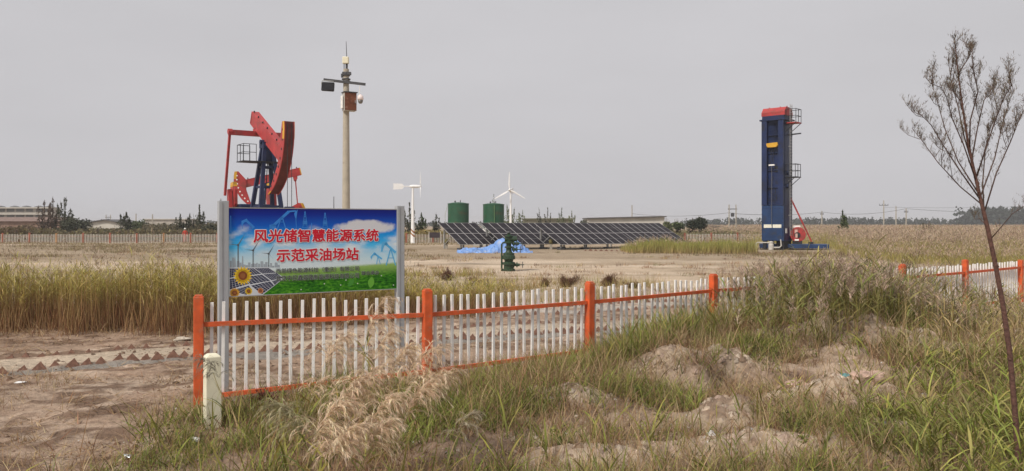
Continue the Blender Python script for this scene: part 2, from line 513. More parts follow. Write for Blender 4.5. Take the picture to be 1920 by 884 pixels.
# distant wood
def forest(name, spans, D, seed, col):
    vg = Veg()
    for (p0, p1, ht0, ht1, dens) in spans:
        x0 = (p0 - 960) / F * D; x1 = (p1 - 960) / F * D
        N = int((x1 - x0) * dens)
        xs = rng.uniform(x0, x1, N); ys = D + rng.uniform(0, 40, N)
        hh = (ht0 + (ht1 - ht0) * fbm(xs / 14, ys * 0, seed)) * rng.uniform(.75, 1.1, N)
        for q in range(9):
            t = rng.random(N) ** .8
            r = (1 - t) * 1.7 + .3
            vg.quads(np.stack([xs + rng.normal(0, 1, N) * r, ys + rng.normal(0, 1, N) * r, hh * t], 1), .55 + hh * .13 * (1.2 - t), col, .3, .8)
    return tag(vg.build(name, M_LEAF), 'long low line of distant trees along the horizon', 'forest', kind='stuff')
forest('distant_wood', [(1300, 1960, 4.5, 8.5, 2.4), (1500, 1800, 6, 8.5, 1.5), (560, 1300, 2.5, 5, 1.2), (120, 560, 3, 7, 1.6)], 620, 51, (.035, .045, .03))
forest('distant_wood', [(1850, 2000, 13, 15, 5)], 560, 52, (.03, .042, .03))

# buildings
m_bw = mat('weathered plaster', (.40, .37, .33), .9, var=.15, scale=.6)
m_bd = mat('dark windows', (.13, .13, .13), .4, var=.3, scale=.5)
m_br = mat('faded brick wall', (.26, .17, .13), .9, var=.25, scale=1.2)
m_roofd = mat('dark sheet roof', (.09, .085, .085), .7, var=.2, scale=.5)
m_roofp = mat('pale sheet wall', (.52, .50, .45), .7, var=.15, scale=.5)

D = 190
x0 = (-60 - 960) / F * D; x1 = (100 - 960) / F * D
t = thing('apartment_building', 'pale two storey block with long rows of windows behind the left trees', 'building', ((x0 + x1) / 2, D, 0))
wd = x1 - x0
ht = H + (420 - 389) / F * D
mb = MB(); mb.box((0, 1.5, ht / 2), (wd, 3, ht)); mb.build('wall', m_bw, t)
mb = MB()
for zc in (ht - .05, ht - 1.55, ht - 3.0):
    mb.box((0, -.25, zc - .1), (wd + .5, .9, .28))
mb.build('ledge', mat('ledge', (.46, .44, .40), .8, var=.1), t)
nw = 9
for fl in range(2):
    for k in range(nw):
        mbw = MB(); mbw.box((-wd / 2 + (k + .5) * wd / nw, -.03, ht - .72 - fl * 1.5), (wd / nw * random.uniform(.62, .86), .1, .72))
        o = mbw.build('window', m_bd, t)
mb = MB()
for k in range(7):
    c = -wd / 2 + (k + .5) * wd / 7
    mb.lathe([(1.3, 0), (1.0, .28), (.4, .48), (.05, .52)], (c + random.uniform(-.6, .6), 1.6, ht - .1), 10)
mb.build('roof_tank', m_bd, t)
D = 165
x0 = (-40 - 960) / F * D; x1 = (112 - 960) / F * D; ht = H + (420 - 410) / F * D
t = thing('brick_shed', 'low red brick shed in front of the two storey block', 'shed', ((x0 + x1) / 2, D, 0))
mb = MB(); mb.box((0, 3, ht / 2 - .3), (x1 - x0, 6, ht - .6)); mb.build('wall', m_br, t)
mb = MB(); mb.prism([(-.6, ht - .6), (6.6, ht - .6), (3, ht + .3)], -(x1 - x0) / 2 - .3, (x1 - x0) / 2 + .3, 'YZ'); mb.build('roof', mat('old red tiles', (.20, .14, .12), .9, var=.2, scale=2), t)

def gable(name, label, p0, p1, peak, eave, D, mw, mroof, along=False):
    x0 = (p0 - 960) / F * D; x1 = (p1 - 960) / F * D
    zp = H + (420 - peak) / F * D; ze = H + (420 - eave) / F * D
    t = thing(name, label, 'building', ((x0 + x1) / 2, D, 0)); hw = (x1 - x0) / 2
    mb = MB(); mb.prism([(-hw, 0), (hw, 0), (hw, ze), (0, zp), (-hw, ze)] if not along else [(-hw, 0), (hw, 0), (hw, ze), (-hw, zp)], 0, 10); mb.build('wall', mw, t)
    mb = MB()
    if along: mb.bar((-hw - .3, 5, zp + .12), (hw + .3, 5, ze + .12), 11, .22)
    else:
        mb.bar((-hw - .4, 5, ze + .1), (0, 5, zp + .12), 11, .2); mb.bar((0, 5, zp + .12), (hw + .4, 5, ze + .1), 11, .2)
    mb.build('roof', mroof, t)
    return t, hw, zp
gable('warehouse', 'low white warehouse with a shallow grey gable roof between left trees', 160, 232, 413.5, 420, 170, m_roofp, m_roofd)
t_, hw_, zp_ = gable('long_shed', 'long cream shed with thin dark roof line beyond the solar tables', 1104, 1246, 411, 407.5, 150, m_roofp, m_roofd, True)
for k in range(9):
    mb = MB(); mb.box((-hw_ + 1 + k * 1.6, -.05, 1.6), (.7, .12, 1.0)); mb.build('window', m_bd, t_)
gable('long_shed', 'olive roofed shed half hidden by trees right of the green tanks', 982, 1075, 412, 411.5, 160, mat('olive wall', (.28, .27, .2), .9), mat('olive roof', (.15, .15, .10), .8), True)
gable('flat_hall', 'faint flat roofed hall far off behind the left shrubs', 270, 352, 412, 412, 260, m_bw, m_roofp, True)
gable('field_shed', 'tiny dark blue shed in the grass right of the solar tables', 1322, 1352, 425, 426.5, 150, mat('blue grey wall', (.12, .15, .18), .7), m_roofd, True)

# utility poles and wires
m_conc = mat('old concrete', (.36, .33, .28), .9, var=.15, scale=5)
m_wire = mat('wire', (.10, .10, .10), .6)
m_dark = mat('dark steel', (.06, .06, .065), .5, var=.2)
def upole(px, top, D, arm, label):
    x = (px - 960) / F * D; zt = H + (420 - top) / F * D
    t = thing('utility_pole', label, 'pole', (x, D, 0), 0, 'utility poles on the horizon')
    mb = MB(); mb.tube((0, 0, -.2), (0, 0, zt), .24 * D / 250, .15 * D / 250, 8); mb.build('shaft', m_conc, t)
    if arm:
        mb = MB(); mb.bar((-arm / 2, 0, zt * .84), (arm / 2, 0, zt * .84), .14, .16)
        for q in (-.5, -.17, .17, .5): mb.tube((q * arm * .95, 0, zt * .84 + .08), (q * arm * .95, 0, zt * .84 + .45), .07, .05, 6)
        mb.build('crossarm', m_dark, t)
    return Vector((x, D, zt))
P1 = upole(1657, 376, 230, 2.6, 'tallest utility pole with crossarm over the right reed field')
P2 = upole(1680, 387, 250, 0, 'plain thin pole between two utility poles on the right')
P3 = upole(1699, 391, 210, 1.0, 'pale wooden pole where the wires bend, right of the thin pole')
P4 = upole(1541, 396, 230, .9, 'short faint pole just right of the blue tower')
P5 = upole(1185, 385, 190, 0, 'lone thin pole above the long cream shed')
P6 = upole(255, 401, 200, 0, 'dark slim pole right of the round bush beyond left fence')
P7 = upole(286, 402, 210, 0, 'slim pole in front of the faint flat hall')
def hframe(p0, p1, top, D, label):
    x0 = (p0 - 960) / F * D; x1 = (p1 - 960) / F * D; zt = H + (420 - top) / F * D
    t = thing('transformer_frame', label, 'pylon', ((x0 + x1) / 2, D, 0)); hw = (x1 - x0) / 2
    for s_ in (-1, 1):
        mb = MB(); mb.tube((s_ * hw, 0, -.1), (s_ * hw, 0, zt), .13, .09, 8); mb.build('shaft', m_conc, t)
    for z in (zt * .86, zt * .45, zt * .22):
        mb = MB(); mb.bar((-hw - .2, 0, z), (hw + .2, 0, z), .12, .14); mb.build('crossarm', m_dark, t)
    mb = MB(); mb.lathe([(.2, 0), (.32, .1), (.32, .6), (.2, .7)], (0, 0, zt * .62), 10); mb.build('transformer', m_dark, t)
hframe(1367, 1380, 384, 140, 'two legged transformer frame with crossarms left of blue tower')
hframe(199, 207, 403, 200, 'small faint two legged frame above the white warehouse')
def wire(a, b, sag, r, label):
    a = Vector(a); b = Vector(b); pts = []
    for k in range(15):
        t = k / 14; p = a.lerp(b, t); p.z -= 4 * sag * t * (1 - t); pts.append(p)
    mb = MB(); mb.path(pts, r, 5)
    tag(mb.build('overhead_wire', m_wire), label, 'wire', 'overhead wires')
wire(P4 - Vector((0, 0, .3)), P3 - Vector((0, 0, .1)), 1.0, .045, 'overhead wire between short pole and pale pole on the right')
wire(P3 - Vector((0, 0, .1)), W(1990, 398, 230), .6, .045, 'overhead wire running from pale pole past the bare sapling')
wire(W(1376, 401, 141), P4 - Vector((0, 0, .3)), .5, .04, 'overhead wire passing behind the blue tower')
wire(P1 - Vector((0, 0, 2)), W(1990, 384.5, 260), .5, .03, 'faint upper wire from tallest pole to the right edge')
wire(W(1185, 401, 175), W(1370, 399, 142), .6, .03, 'faint wire running from the cream shed to the transformer frame')

# trees beyond the far fence
M_TREE = M_LEAF
m_bark = mat('dull bark', (.11, .085, .065), .9, var=.2)
def tree(px, top, D, wpx, style, label, col=(.055, .062, .035), n=850, base=0.0):
    n = int(n * 1.25)
    x = (px - 960) / F * D; ht = H + (420 - top) / F * D; wd = wpx / F * D
    t = thing('tree' if ht > 3 else 'shrub', label, 'tree' if ht > 3 else 'shrub', (x, D, 0), 0, 'trees beyond the far fence')
    mb = MB(); vg = Veg()
    ns = {'spire': 6, 'round': 6, 'wispy': 5}[style]
    mb.tube((0, 0, -.1), (0, 0, ht * .35), .05 + ht * .013, .04 + ht * .008, 7)
    col = np.array(col)
    for k in range(ns):
        f = 0 if k == 0 else 1
        a_ = random.uniform(0, 6.28)
        lx = f * math.cos(a_) * wd * random.uniform(.18, .48); ly = f * math.sin(a_) * wd * .3
        top_k = ht * (1 if k == 0 else random.uniform(.45, .92))
        if style == 'round': top_k = ht * random.uniform(.78, 1); 
        mb.path([(0, 0, ht * .12), (lx * .6, ly * .6, ht * .4), (lx, ly, top_k * .9)], [.04 + ht * .008, .03 + ht * .004, .015], 6)
        N = n // ns
        tt = rng.random(N)
        if style == 'round':
            ph = rng.uniform(0, 6.28, N); cz = top_k * .62; rr = wd * .34 * rng.random(N) ** .4; th = np.arccos(rng.uniform(-1, 1, N))
            P = np.stack([lx + rr * np.sin(th) * np.cos(ph), ly + rr * np.sin(th) * np.sin(ph), cz + rr * 1.15 * np.cos(th)], 1)
            P[:, 2] = np.clip(P[:, 2], .1, None)
            vg.quads(P, rng.uniform(.07, .20, N), col, .5, .6)
        else:
            lo = .12 if style == 'spire' else .3
            zz = top_k * (lo + (1 - lo) * tt)
            cl = fbm(zz * 2.5 + k * 7, zz * 0 + k, 90 + k)
            prof = (1 - tt) ** .8 * (.55 + .45 * np.sin(np.pi * np.clip(tt * .8 + .3, 0, 1)))
            rad = wd * (.46 if style == 'spire' else .55) * (prof + .05) * np.clip(cl * 2.8 - .6, .16, 1.5)
            ph = rng.uniform(0, 6.28, N); rr = rad * np.sqrt(rng.random(N))
            bend = np.interp(zz, [0, ht * .4, top_k], [0, .6, 1])
            P = np.stack([lx * bend + rr * np.cos(ph), ly * bend + rr * np.sin(ph), zz + rr * .5], 1)
            vg.quads(P, rng.uniform(.06, .19 if style == 'spire' else .15, N), col, .5, .5)
            up = P[rng.random(N) < .22]; vg.add(up, rng.uniform(.15, .5, len(up)), .07, rng.uniform(0, 6.28, len(up)), rng.uniform(0, .6, len(up)), -.2, col, col * 1.1, 2)
    mb.build('trunk', m_bark, t, True)
    vg.build('crown', M_TREE, t)
    return t
GR = (.095, .10, .068); BRN = (.15, .11, .085); GRN = (.09, .115, .055); LG = (.17, .19, .10)
for a_ in [
    (83, 378, 104, 30, 'spire', 'brownish spire tree, left of the pair against the two storey block', BRN, 700),
    (99, 373, 106, 22, 'spire', 'slim brown tree directly right of the leftmost spire tree', BRN, 700),
    (122, 371, 105, 34, 'spire', 'tall grey green tree at the right end of the two storey block', GR, 1000),
    (143, 398, 104, 40, 'round', 'rounded dark bush tree right of the tall grey green tree', GR, 1000),
    (237, 398, 101, 30, 'spire', 'dark upright tree standing alone right of the white warehouse', GR, 1100),
    (262, 408, 118, 34, 'round', 'low round green bush behind the slim dark pole', GRN, 600),
    (338, 402, 102, 22, 'spire', 'small dark tree behind the worker in red', GR, 600),
    (356, 401, 103, 20, 'spire', 'narrow dark tree just right of the worker in red', GR, 600),
    (374, 385, 103, 30, 'spire', 'tallest dark tree left of the billboard', GR, 1100),
    (396, 414, 100, 26, 'round', 'dark round bush right beside the billboard post', GR, 600),
    (414, 372, 108, 16, 'wispy', 'wispy treetop peeking over the left billboard post', GR, 350),
    (768, 381, 100, 24, 'spire', 'dark tree behind the left wind turbine mast', GR, 900),
    (790, 400, 101, 26, 'spire', 'green bushy tree right of the left wind turbine mast', GRN, 800),
    (818, 402, 102, 22, 'spire', 'pale grey small tree left of the first green tank', (.09, .095, .07), 500),
    (926, 364, 99, 10, 'wispy', 'thin sapling rising in front of the second green tank', LG, 200),
    (951, 384, 110, 26, 'wispy', 'sparse light green tree between second tank and wind turbine', LG, 500),
    (964, 392, 106, 28, 'wispy', 'sparse green tree right behind the right wind turbine', LG, 550),
    (980, 396, 108, 26, 'wispy', 'thin green tree two trees right of the right wind turbine', LG, 400),
    (1011, 394, 112, 12, 'wispy', 'narrow grey tree in front of the olive shed', GR, 260),
    (1027, 389, 112, 13, 'wispy', 'narrow taller grey tree in front of the olive shed', GR, 300),
    (1053, 393, 112, 22, 'wispy', 'loose thin tree at the right end of the olive shed', GRN, 300),
    (1072, 397, 112, 20, 'wispy', 'pale loose tree left of the dark round bush', LG, 300),
    (1095, 405, 104, 28, 'round', 'dark round bush at the left end of the cream shed', GR, 700),
    (1252, 403, 105, 18, 'round', 'light green small tree at the right end of the cream shed', LG, 420),
    (1271, 402, 106, 18, 'round', 'grey green small tree two trees right of the cream shed', GRN, 500),
    (1310, 396, 103, 30, 'round', 'large dark bushy tree right of the solar tables', (.045, .055, .035), 1200),
    (1580, 396, 90, 24, 'spire', 'small green tree in the reed field right of the blue tower', GRN, 900),
]:
    tree(*a_)

# shrub belt beyond the far fence (nobody could count it)
vg = Veg()
for (p0, p1, D0_, D1_, top, dens, cols) in [
    (-40, 420, 96, 118, 428, 16, [(.20, .16, .09), (.16, .12, .08), (.24, .21, .10), (.13, .12, .075)]),
    (-20, 60, 96, 104, 420, 26, [(.16, .11, .08), (.20, .16, .08)]),
    (270, 420, 100, 120, 418, 18, [(.13, .12, .075), (.17, .14, .09)]),
    (755, 1000, 94, 112, 430, 22, [(.36, .29, .11), (.30, .22, .09), (.20, .17, .08)]),
    (1240, 1480, 100, 130, 431, 14, [(.24, .21, .11), (.27, .21, .14), (.18, .17, .08)]),
]:
    Dm = (D0_ + D1_) / 2
    A = (p1 - p0) / F * Dm * (D1_ - D0_)
    N = int(A * dens)
    y = rng.uniform(D0_, D1_, N); x = (rng.uniform(p0, p1, N) - 960) / F * y
    hh = (H - (top - 420) / F * y) * (.35 + .85 * fbm(x / 2.2, y / 2.2, 61))
    for q in range(3):
        vg.quads(np.stack([x + rng.normal(0, .2, N), y + rng.normal(0, .2, N), hh * rng.random(N)], 1), rng.uniform(.08, .24, N), pick(cols, N), .35, .6)
    vg.add(np.stack([x, y, x * 0], 1), hh * 1.1, .10, rng.uniform(0, 6.28, N), .1, .4, pick(cols, N), pick(cols, N), 2)
tag(vg.build('shrubbery', M_LEAF), 'belt of brown and olive scrub beyond the far fence', 'scrub', kind='stuff')

# worker behind the far fence
def person():
    x, y, _ = W(347, 431, 94)
    t = thing('person', 'worker in a red coverall and white helmet behind the far fence', 'person', (x, y, 0), R(10))
    pts = {'pelvis': (0, 0, .92), 'waist': (0, 0, 1.05), 'chest': (0, .01, 1.28), 'neck': (0, .01, 1.43), 'chin': (0, -.01, 1.5), 'head': (0, -.01, 1.6),
           'shl': (-.17, .01, 1.37), 'ell': (-.27, .02, 1.12), 'wrl': (-.22, -.14, .93), 'hdl': (-.2, -.2, .87),
           'shr': (.17, .01, 1.37), 'elr': (.27, .02, 1.12), 'wrr': (.25, -.08, .9), 'hdr': (.25, -.1, .82),
           'hil': (-.1, 0, .87), 'knl': (-.11, -.02, .48), 'anl': (-.11, .02, .1), 'tol': (-.12, -.13, .05),
           'hir': (.1, 0, .87), 'knr': (.12, -.01, .48), 'anr': (.13, .03, .1), 'tor': (.15, -.12, .05)}
    E = [('pelvis', 'waist'), ('waist', 'chest'), ('chest', 'neck'), ('neck', 'chin'), ('chin', 'head'), ('chest', 'shl'), ('shl', 'ell'), ('ell', 'wrl'), ('wrl', 'hdl'),
         ('chest', 'shr'), ('shr', 'elr'), ('elr', 'wrr'), ('wrr', 'hdr'), ('pelvis', 'hil'), ('hil', 'knl'), ('knl', 'anl'), ('anl', 'tol'), ('pelvis', 'hir'), ('hir', 'knr'), ('knr', 'anr'), ('anr', 'tor')]
    rad = dict(pelvis=.15, waist=.14, chest=.16, neck=.06, chin=.075, head=.10, shl=.075, ell=.055, wrl=.045, hdl=.04, shr=.075, elr=.055, wrr=.045, hdr=.04,
               hil=.1, knl=.075, anl=.06, tol=.045, hir=.1, knr=.075, anr=.06, tor=.045)
    names = list(pts); me = bpy.data.meshes.new('body')
    me.from_pydata([pts[k] for k in names], [(names.index(a), names.index(b)) for a, b in E], [])
    o = bpy.data.objects.new('body', me); COL.objects.link(o)
    md = o.modifiers.new('skin', 'SKIN'); sv = me.skin_vertices[0].data if me.skin_vertices else None
    if sv is None:
        bm = bmesh.new(); bm.from_mesh(me); bm.verts.layers.skin.verify(); bm.to_mesh(me); bm.free(); sv = me.skin_vertices[0].data
    for i, k in enumerate(names):
        sv[i].radius = (rad[k], rad[k] * (.8 if k in ('pelvis', 'waist', 'chest') else 1)); sv[i].use_root = (k == 'pelvis')
    sb = o.modifiers.new('sub', 'SUBSURF'); sb.levels = 1; sb.render_levels = 1
    dg = bpy.context.evaluated_depsgraph_get()
    me2 = bpy.data.meshes.new_from_object(o.evaluated_get(dg)); bpy.data.objects.remove(o)
    me2.name = 'body'; me2.materials.clear()
    ob = link_mesh('body', me2, [mat('red workwear', (.42, .05, .03), .8), mat('skin', (.42, .26, .18), .6)], t, True)
    for p in me2.polygons:
        p.material_index = 1 if (p.center.z > 1.45 or (p.center.z < .93 and abs(p.center.x) > .17 and p.center.z > .75)) else 0
    mb = MB(); mb.lathe([(.165, 1.625), (.15, 1.63), (.125, 1.63), (.12, 1.68), (.09, 1.735), (.03, 1.755)], (0, -.01, 0), 14); mb.build('helmet', mat('white plastic', (.75, .74, .70), .4), t, True)
person()

# ------------------------------------------------------------------ far fence
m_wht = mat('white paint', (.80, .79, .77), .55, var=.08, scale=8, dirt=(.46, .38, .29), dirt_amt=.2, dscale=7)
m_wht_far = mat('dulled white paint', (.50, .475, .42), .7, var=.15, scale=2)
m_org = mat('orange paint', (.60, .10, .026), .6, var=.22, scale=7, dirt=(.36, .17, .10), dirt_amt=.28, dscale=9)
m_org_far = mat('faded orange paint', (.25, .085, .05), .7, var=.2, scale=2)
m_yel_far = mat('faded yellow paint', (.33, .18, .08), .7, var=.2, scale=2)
def far_fence(p0, p1, D, label, hh=1.03):
    x0 = (p0 - 960) / F * D; x1 = (p1 - 960) / F * D
    t = thing('picket_fence', label, 'fence', ((x0 + x1) / 2, D, 0)); wd = x1 - x0; npan = max(1, round(wd / 3.1)); pw = wd / npan
    for k in range(npan + 1):
        xx = -wd / 2 + k * pw
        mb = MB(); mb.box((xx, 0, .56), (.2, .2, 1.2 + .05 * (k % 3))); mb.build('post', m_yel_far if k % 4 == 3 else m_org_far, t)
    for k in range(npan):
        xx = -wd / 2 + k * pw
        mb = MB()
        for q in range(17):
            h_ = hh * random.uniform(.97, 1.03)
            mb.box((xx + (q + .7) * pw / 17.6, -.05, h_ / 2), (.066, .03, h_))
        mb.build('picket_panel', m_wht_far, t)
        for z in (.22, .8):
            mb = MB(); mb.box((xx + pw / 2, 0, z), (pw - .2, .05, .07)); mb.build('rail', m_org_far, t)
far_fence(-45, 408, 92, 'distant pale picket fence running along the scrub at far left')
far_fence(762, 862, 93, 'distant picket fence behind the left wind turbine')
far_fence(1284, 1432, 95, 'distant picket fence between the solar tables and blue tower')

# dark board at the far fence
t = thing('notice_board', 'small black notice board on two posts left of the solar tables', 'board', W(815, 456, 89).to_tuple()[:2] + (0,))
mb = MB(); mb.box((0, 0, .98), (1.2, .05, .62)); mb.build('panel', mat('black board', (.035, .025, .03), .6), t)
for s_ in (-1, 1):
    mb = MB(); mb.box((s_ * .64, .02, .68), (.07, .07, 1.4)); mb.build('post', m_wht_far, t)

# ------------------------------------------------------------------ tanks
m_tank = mat('green tank paint', (.018, .085, .042), .5, var=.28, scale=.8, dirt=(.075, .06, .03), dirt_amt=.25, dscale=.9)
def tank(p0, p1, top, D, label, n_pipe):
    x0 = (p0 - 960) / F * D; x1 = (p1 - 960) / F * D; r = (x1 - x0) / 2; ht = H + (420 - top) / F * D
    t = thing('storage_tank', label, 'tank', ((x0 + x1) / 2, D + r, 0), 0, 'green storage tanks')
    mb = MB(); mb.lathe([(r, -.1), (r, ht * .33), (r * 1.012, ht * .335), (r, ht * .34), (r, ht * .66), (r * 1.012, ht * .665), (r, ht * .67), (r, ht)], n=40); mb.build('shell', m_tank, t, False)
    mb = MB(); mb.lathe([(r * 1.03, ht - .06), (r * 1.03, ht + .03), (r * .6, ht + .14), (.1, ht + .2)], n=40); mb.build('roof', m_tank, t)
    mb = MB(); mb.tube((-r * .3, 0, ht + .1), (-r * .3, 0, ht + .38), .09, n=8); mb.tube((r * .2, 0, ht + .1), (r * .2, 0, ht + .45), .05, n=8); mb.build('vent', m_dark, t)
    if n_pipe:
        mb = MB(); mb.tube((r * .1, -r - .06, 0), (r * .1, -r - .06, ht * .98), .05, n=8); mb.build('pipe', mat('pale green pipe', (.12, .22, .10), .5), t)
    else:
        mb = MB(); mb.path([(-r - .05, 0, ht * .95), (-r - .35, 0, ht * .7), (-r - .25, 0, ht * .3), (-r - .05, 0, .3)], .035, 6); mb.build('pipe', mat('pale cable', (.5, .5, .46), .6), t)
tank(838, 878, 382, 97, 'green cylindrical tank on the left, with a cable down its side', False)
tank(905, 945, 383.5, 98, 'green cylindrical tank on the right, with a vertical pipe on its front', True)

# small white cabinet behind the first solar tables
t = thing('cabinet', 'white equipment cabinet in the gap between two solar tables', 'cabinet', W(900, 450, 79).to_tuple()[:2] + (0,))
mb = MB(); mb.box((0, 0, .95), (1.3, .8, 1.7), ch=.03); mb.build('body', m_wht, t)
mb = MB(); mb.box((0, -.42, .95), (.02, .02, 1.5)); mb.box((.12, -.42, 1.0), (.03, .04, .15)); mb.build('door_seam', m_dark, t)
mb = MB(); mb.box((0, 0, .05), (1.4, .9, .12)); mb.build('plinth', m_conc, t)

# ------------------------------------------------------------------ wind turbines
m_turb = mat('white turbine paint', (.80, .80, .80), .4, var=.04, scale=2)
m_ochre = mat('ochre band', (.32, .14, .05), .6)
def blade_mb(mb, hub, ax_dir, ang, L, side):
    """one tapered twisted blade starting at the hub; ax_dir = rotor axis"""
    ax = Vector(ax_dir).normalized(); up = Vector((0, 0, 1)); rt = ax.cross(up).normalized()
    d = up * math.cos(ang) + rt * math.sin(ang); chd = ax.cross(d)
    vs = []; S = 8
    for i in range(S + 1):
        t = i / S
        c = (.10 + .32 * min(1, t * 5)) * (1 - .72 * t) * .62 * L / 1.9
        th = .05 * (1 - t) + .012
        tw = R(28 * (1 - t) + 4)
        cd = chd * math.cos(tw) + ax * math.sin(tw); nn = cd.cross(d)
        p = Vector(hub) + d * (.1 + t * L)
        vs += [p - cd * c * .3, p + nn * th, p + cd * c * .7, p - nn * th]
    fs = []
    for i in range(S):
        for k in range(4): fs.append((i * 4 + k, i * 4 + (k + 1) % 4, (i + 1) * 4 + (k + 1) % 4, (i + 1) * 4 + k))
    fs += [(3, 2, 1, 0), tuple(S * 4 + k for k in range(4))]
    mb.add(vs, fs)
def turbine(px, D, hub_y, yaw, phase, L, tail, label, base_r):
    x = (px - 960) / F * D; zt = H + (420 - hub_y) / F * D
    t = thing('wind_turbine', label, 'wind turbine', (x, D, 0), yaw, 'small wind turbines')       # rotor points along local -y
    mb = MB(); mb.tube((0, 0, 0), (0, 0, zt - .15), base_r, base_r * .42, 16); mb.build('mast', m_turb, t, False)
    mb = MB(); mb.lathe([(base_r * 1.7, -.05), (base_r * 1.7, .05)], n=16); mb.build('flange', m_turb, t)
    for k in range(2):
        pts0 = []; z0 = .95 + k * .42
        mb = MB(); vs = []; fs = []; n_ = 16
        for q in range(n_ + 1):
            a_ = 2 * math.pi * q / n_ - math.pi; off = .22 * math.sin(a_ + .5)
            rr = base_r * (1 - .58 * (z0 + off) / zt) + .008
            for dz in (0, .22): vs.append((rr * math.cos(a_), rr * math.sin(a_), z0 + off + dz))
        fs = [(2 * q, 2 * q + 2, 2 * q + 3, 2 * q + 1) for q in range(n_)]
        if tail: mb.add(vs, fs); mb.build('stripe', m_ochre, t, fix=False)
    mb = MB(); mb.lathe([(.06, -.75), (.16, -.7), (.19, -.4), (.19, .1), (.12, .35), (.06, .4)], (0, 0, zt), 14, 'Y'); mb.build('nacelle', m_turb, t, False)
    mb = MB(); mb.lathe([(.02, -1.02), (.09, -.96), (.14, -.82), (.14, -.74)], (0, 0, zt), 14, 'Y'); mb.build('hub', m_turb, t)
    for k in range(3):
        mb = MB(); blade_mb(mb, (0, -.85, zt), (0, -1, 0), phase + k * 2 * math.pi / 3, L, 1); mb.build('blade', m_turb, t, False)
    mb = MB(); mb.tube((0, .3, zt), (0, tail - .5 if tail else 1.2, zt), .06, .05, 8); 
    e = tail if tail else 1.6
    mb.build('tail_boom', m_turb, t)
    mb = MB(); mb.prism([(e - .75, zt - .1), (e - .55, zt - .32), (e + .45, zt - .36), (e + .45, zt + .34), (e - .55, zt + .30), (e - .75, zt + .1)], -.02, .02, 'YZ'); mb.build('tail_vane', m_turb, t)
turbine(774, 90, 350, R(97), .35, 1.65, 1.75, 'white wind turbine with tail vane and banded mast, seen side on', .24)
turbine(957.5, 92, 357, R(-8), .0, 1.95, 0, 'white wind turbine with its three blades facing the camera', .2)

# ------------------------------------------------------------------ solar tables
m_pv = bpy.data.materials.new('solar cells'); m_pv.use_nodes = True
n = m_pv.node_tree.nodes; l = m_pv.node_tree.links; b = n['Principled BSDF']
b.inputs['Roughness'].default_value = .45; b.inputs['Specular IOR Level'].default_value = .08
tc = n.new('ShaderNodeTexCoord'); br = n.new('ShaderNodeTexBrick'); br.offset = 0
br.inputs['Scale'].default_value = 6; br.inputs['Mortar Size'].default_value = .02; br.inputs['Brick Width'].default_value = .9; br.inputs['Row Height'].default_value = .9
br.inputs['Color1'].default_value = (.012, .010, .014, 1); br.inputs['Color2'].default_value = (.018, .013, .017, 1); br.inputs['Mortar'].default_value = (.035, .033, .036, 1)
l.new(tc.outputs['Object'], br.inputs['Vector']); l.new(br.outputs['Color'], b.inputs['Base Color'])
m_alu = mat('aluminium frame', (.40, .385, .38), .5, metal=.3, var=.05)
m_steel = mat('galvanised steel', (.40, .40, .39), .5, metal=.4, var=.12)
AL = R(33)
U = Vector((math.cos(AL), math.sin(AL), 0)); Vd = Vector((math.sin(AL), -math.cos(AL), 0))
def solar(px, py, ncol, L, label, missing=()):
    zb, zt_ = .44, 2.32
    D = (H - zb) * F / (py - 420); x = (px - 960) / F * D
    t = thing('solar_array', label, 'solar panels', (x, D, 0), AL, 'tilted solar tables')
    hor = 4.0; rise = zt_ - zb; slope = math.hypot(hor, rise); tilt = math.atan2(rise, hor); cw = L / ncol
    M = Matrix.Translation((0, 0, zb)) @ Matrix.Rotation(tilt, 4, 'X')
    mh = slope / 2 - .02
    for c in range(ncol):
        for r_ in range(2):
            if (c, r_) in missing: continue
            mb = MB()
            w_, h_ = cw - .012, mh
            fr = .03
            # frame ring and glass
            mb.mi = 0
            mb.box((w_ / 2, fr / 2, 0), (w_, fr, .04)); mb.box((w_ / 2, h_ - fr / 2, 0), (w_, fr, .04))
            mb.box((fr / 2, h_ / 2, 0), (fr, h_ - 2 * fr, .04)); mb.box((w_ - fr / 2, h_ / 2, 0), (fr, h_ - 2 * fr, .04))
            mb.mi = 1
            mb.box((w_ / 2, h_ / 4 + .01, .005), (w_ - 2 * fr, h_ / 2 - fr - .015, .02)); mb.box((w_ / 2, h_ * 3 / 4 - .01, .005), (w_ - 2 * fr, h_ / 2 - fr - .015, .02))
            mb.mi = 2
            mb.box((w_ / 2, h_ / 2, .004), (w_ - 2 * fr, .024, .018))
            o = mb.build('solar_module', [m_alu, m_pv, m_steel], t)
            o.matrix_local = M @ Matrix.Translation((c * cw, r_ * (slope / 2 + .005), 0))
    for q in (.2, .8):
        for r_ in range(2):
            mb = MB(M); mb.box((L / 2, slope / 2 * (r_ + q), -.07), (L, .06, .08)); mb.build('rail', m_steel, t)
    k = 0
    npos = max(2, int(L // 2.2) + 1)
    for i in range(npos):
        xx = .4 + (L - .8) * i / (npos - 1)
        for (fy, nm) in ((.12, 'leg'), (.88, 'leg')):
            zz = zb + fy * rise - .12
            mb = MB(); mb.box((xx, fy * hor, zz / 2 - .05), (.12, .12, zz + .1)); mb.build(nm, m_steel, t)
        mb = MB(); mb.bar((xx, .12 * hor, zb - .1 + .12 * rise), (xx, .95 * hor, zb - .1 + .95 * rise), .08, .1); mb.bar((xx, .88 * hor, .35), (xx, .5 * hor, zb + .5 * rise - .15), .05, .05); mb.build('brace', m_steel, t)
        mb = MB(); mb.box((xx, .12 * hor, .06), (.5, .6, .2)); mb.build('footing', m_dark, t)
solar(862, 459.5, 6, 4.7, 'leftmost short solar table with one upper panel missing', {(5, 1)})
solar(945, 459.5, 8, 6.9, 'second solar table from the left, behind the blue tarpaulin')
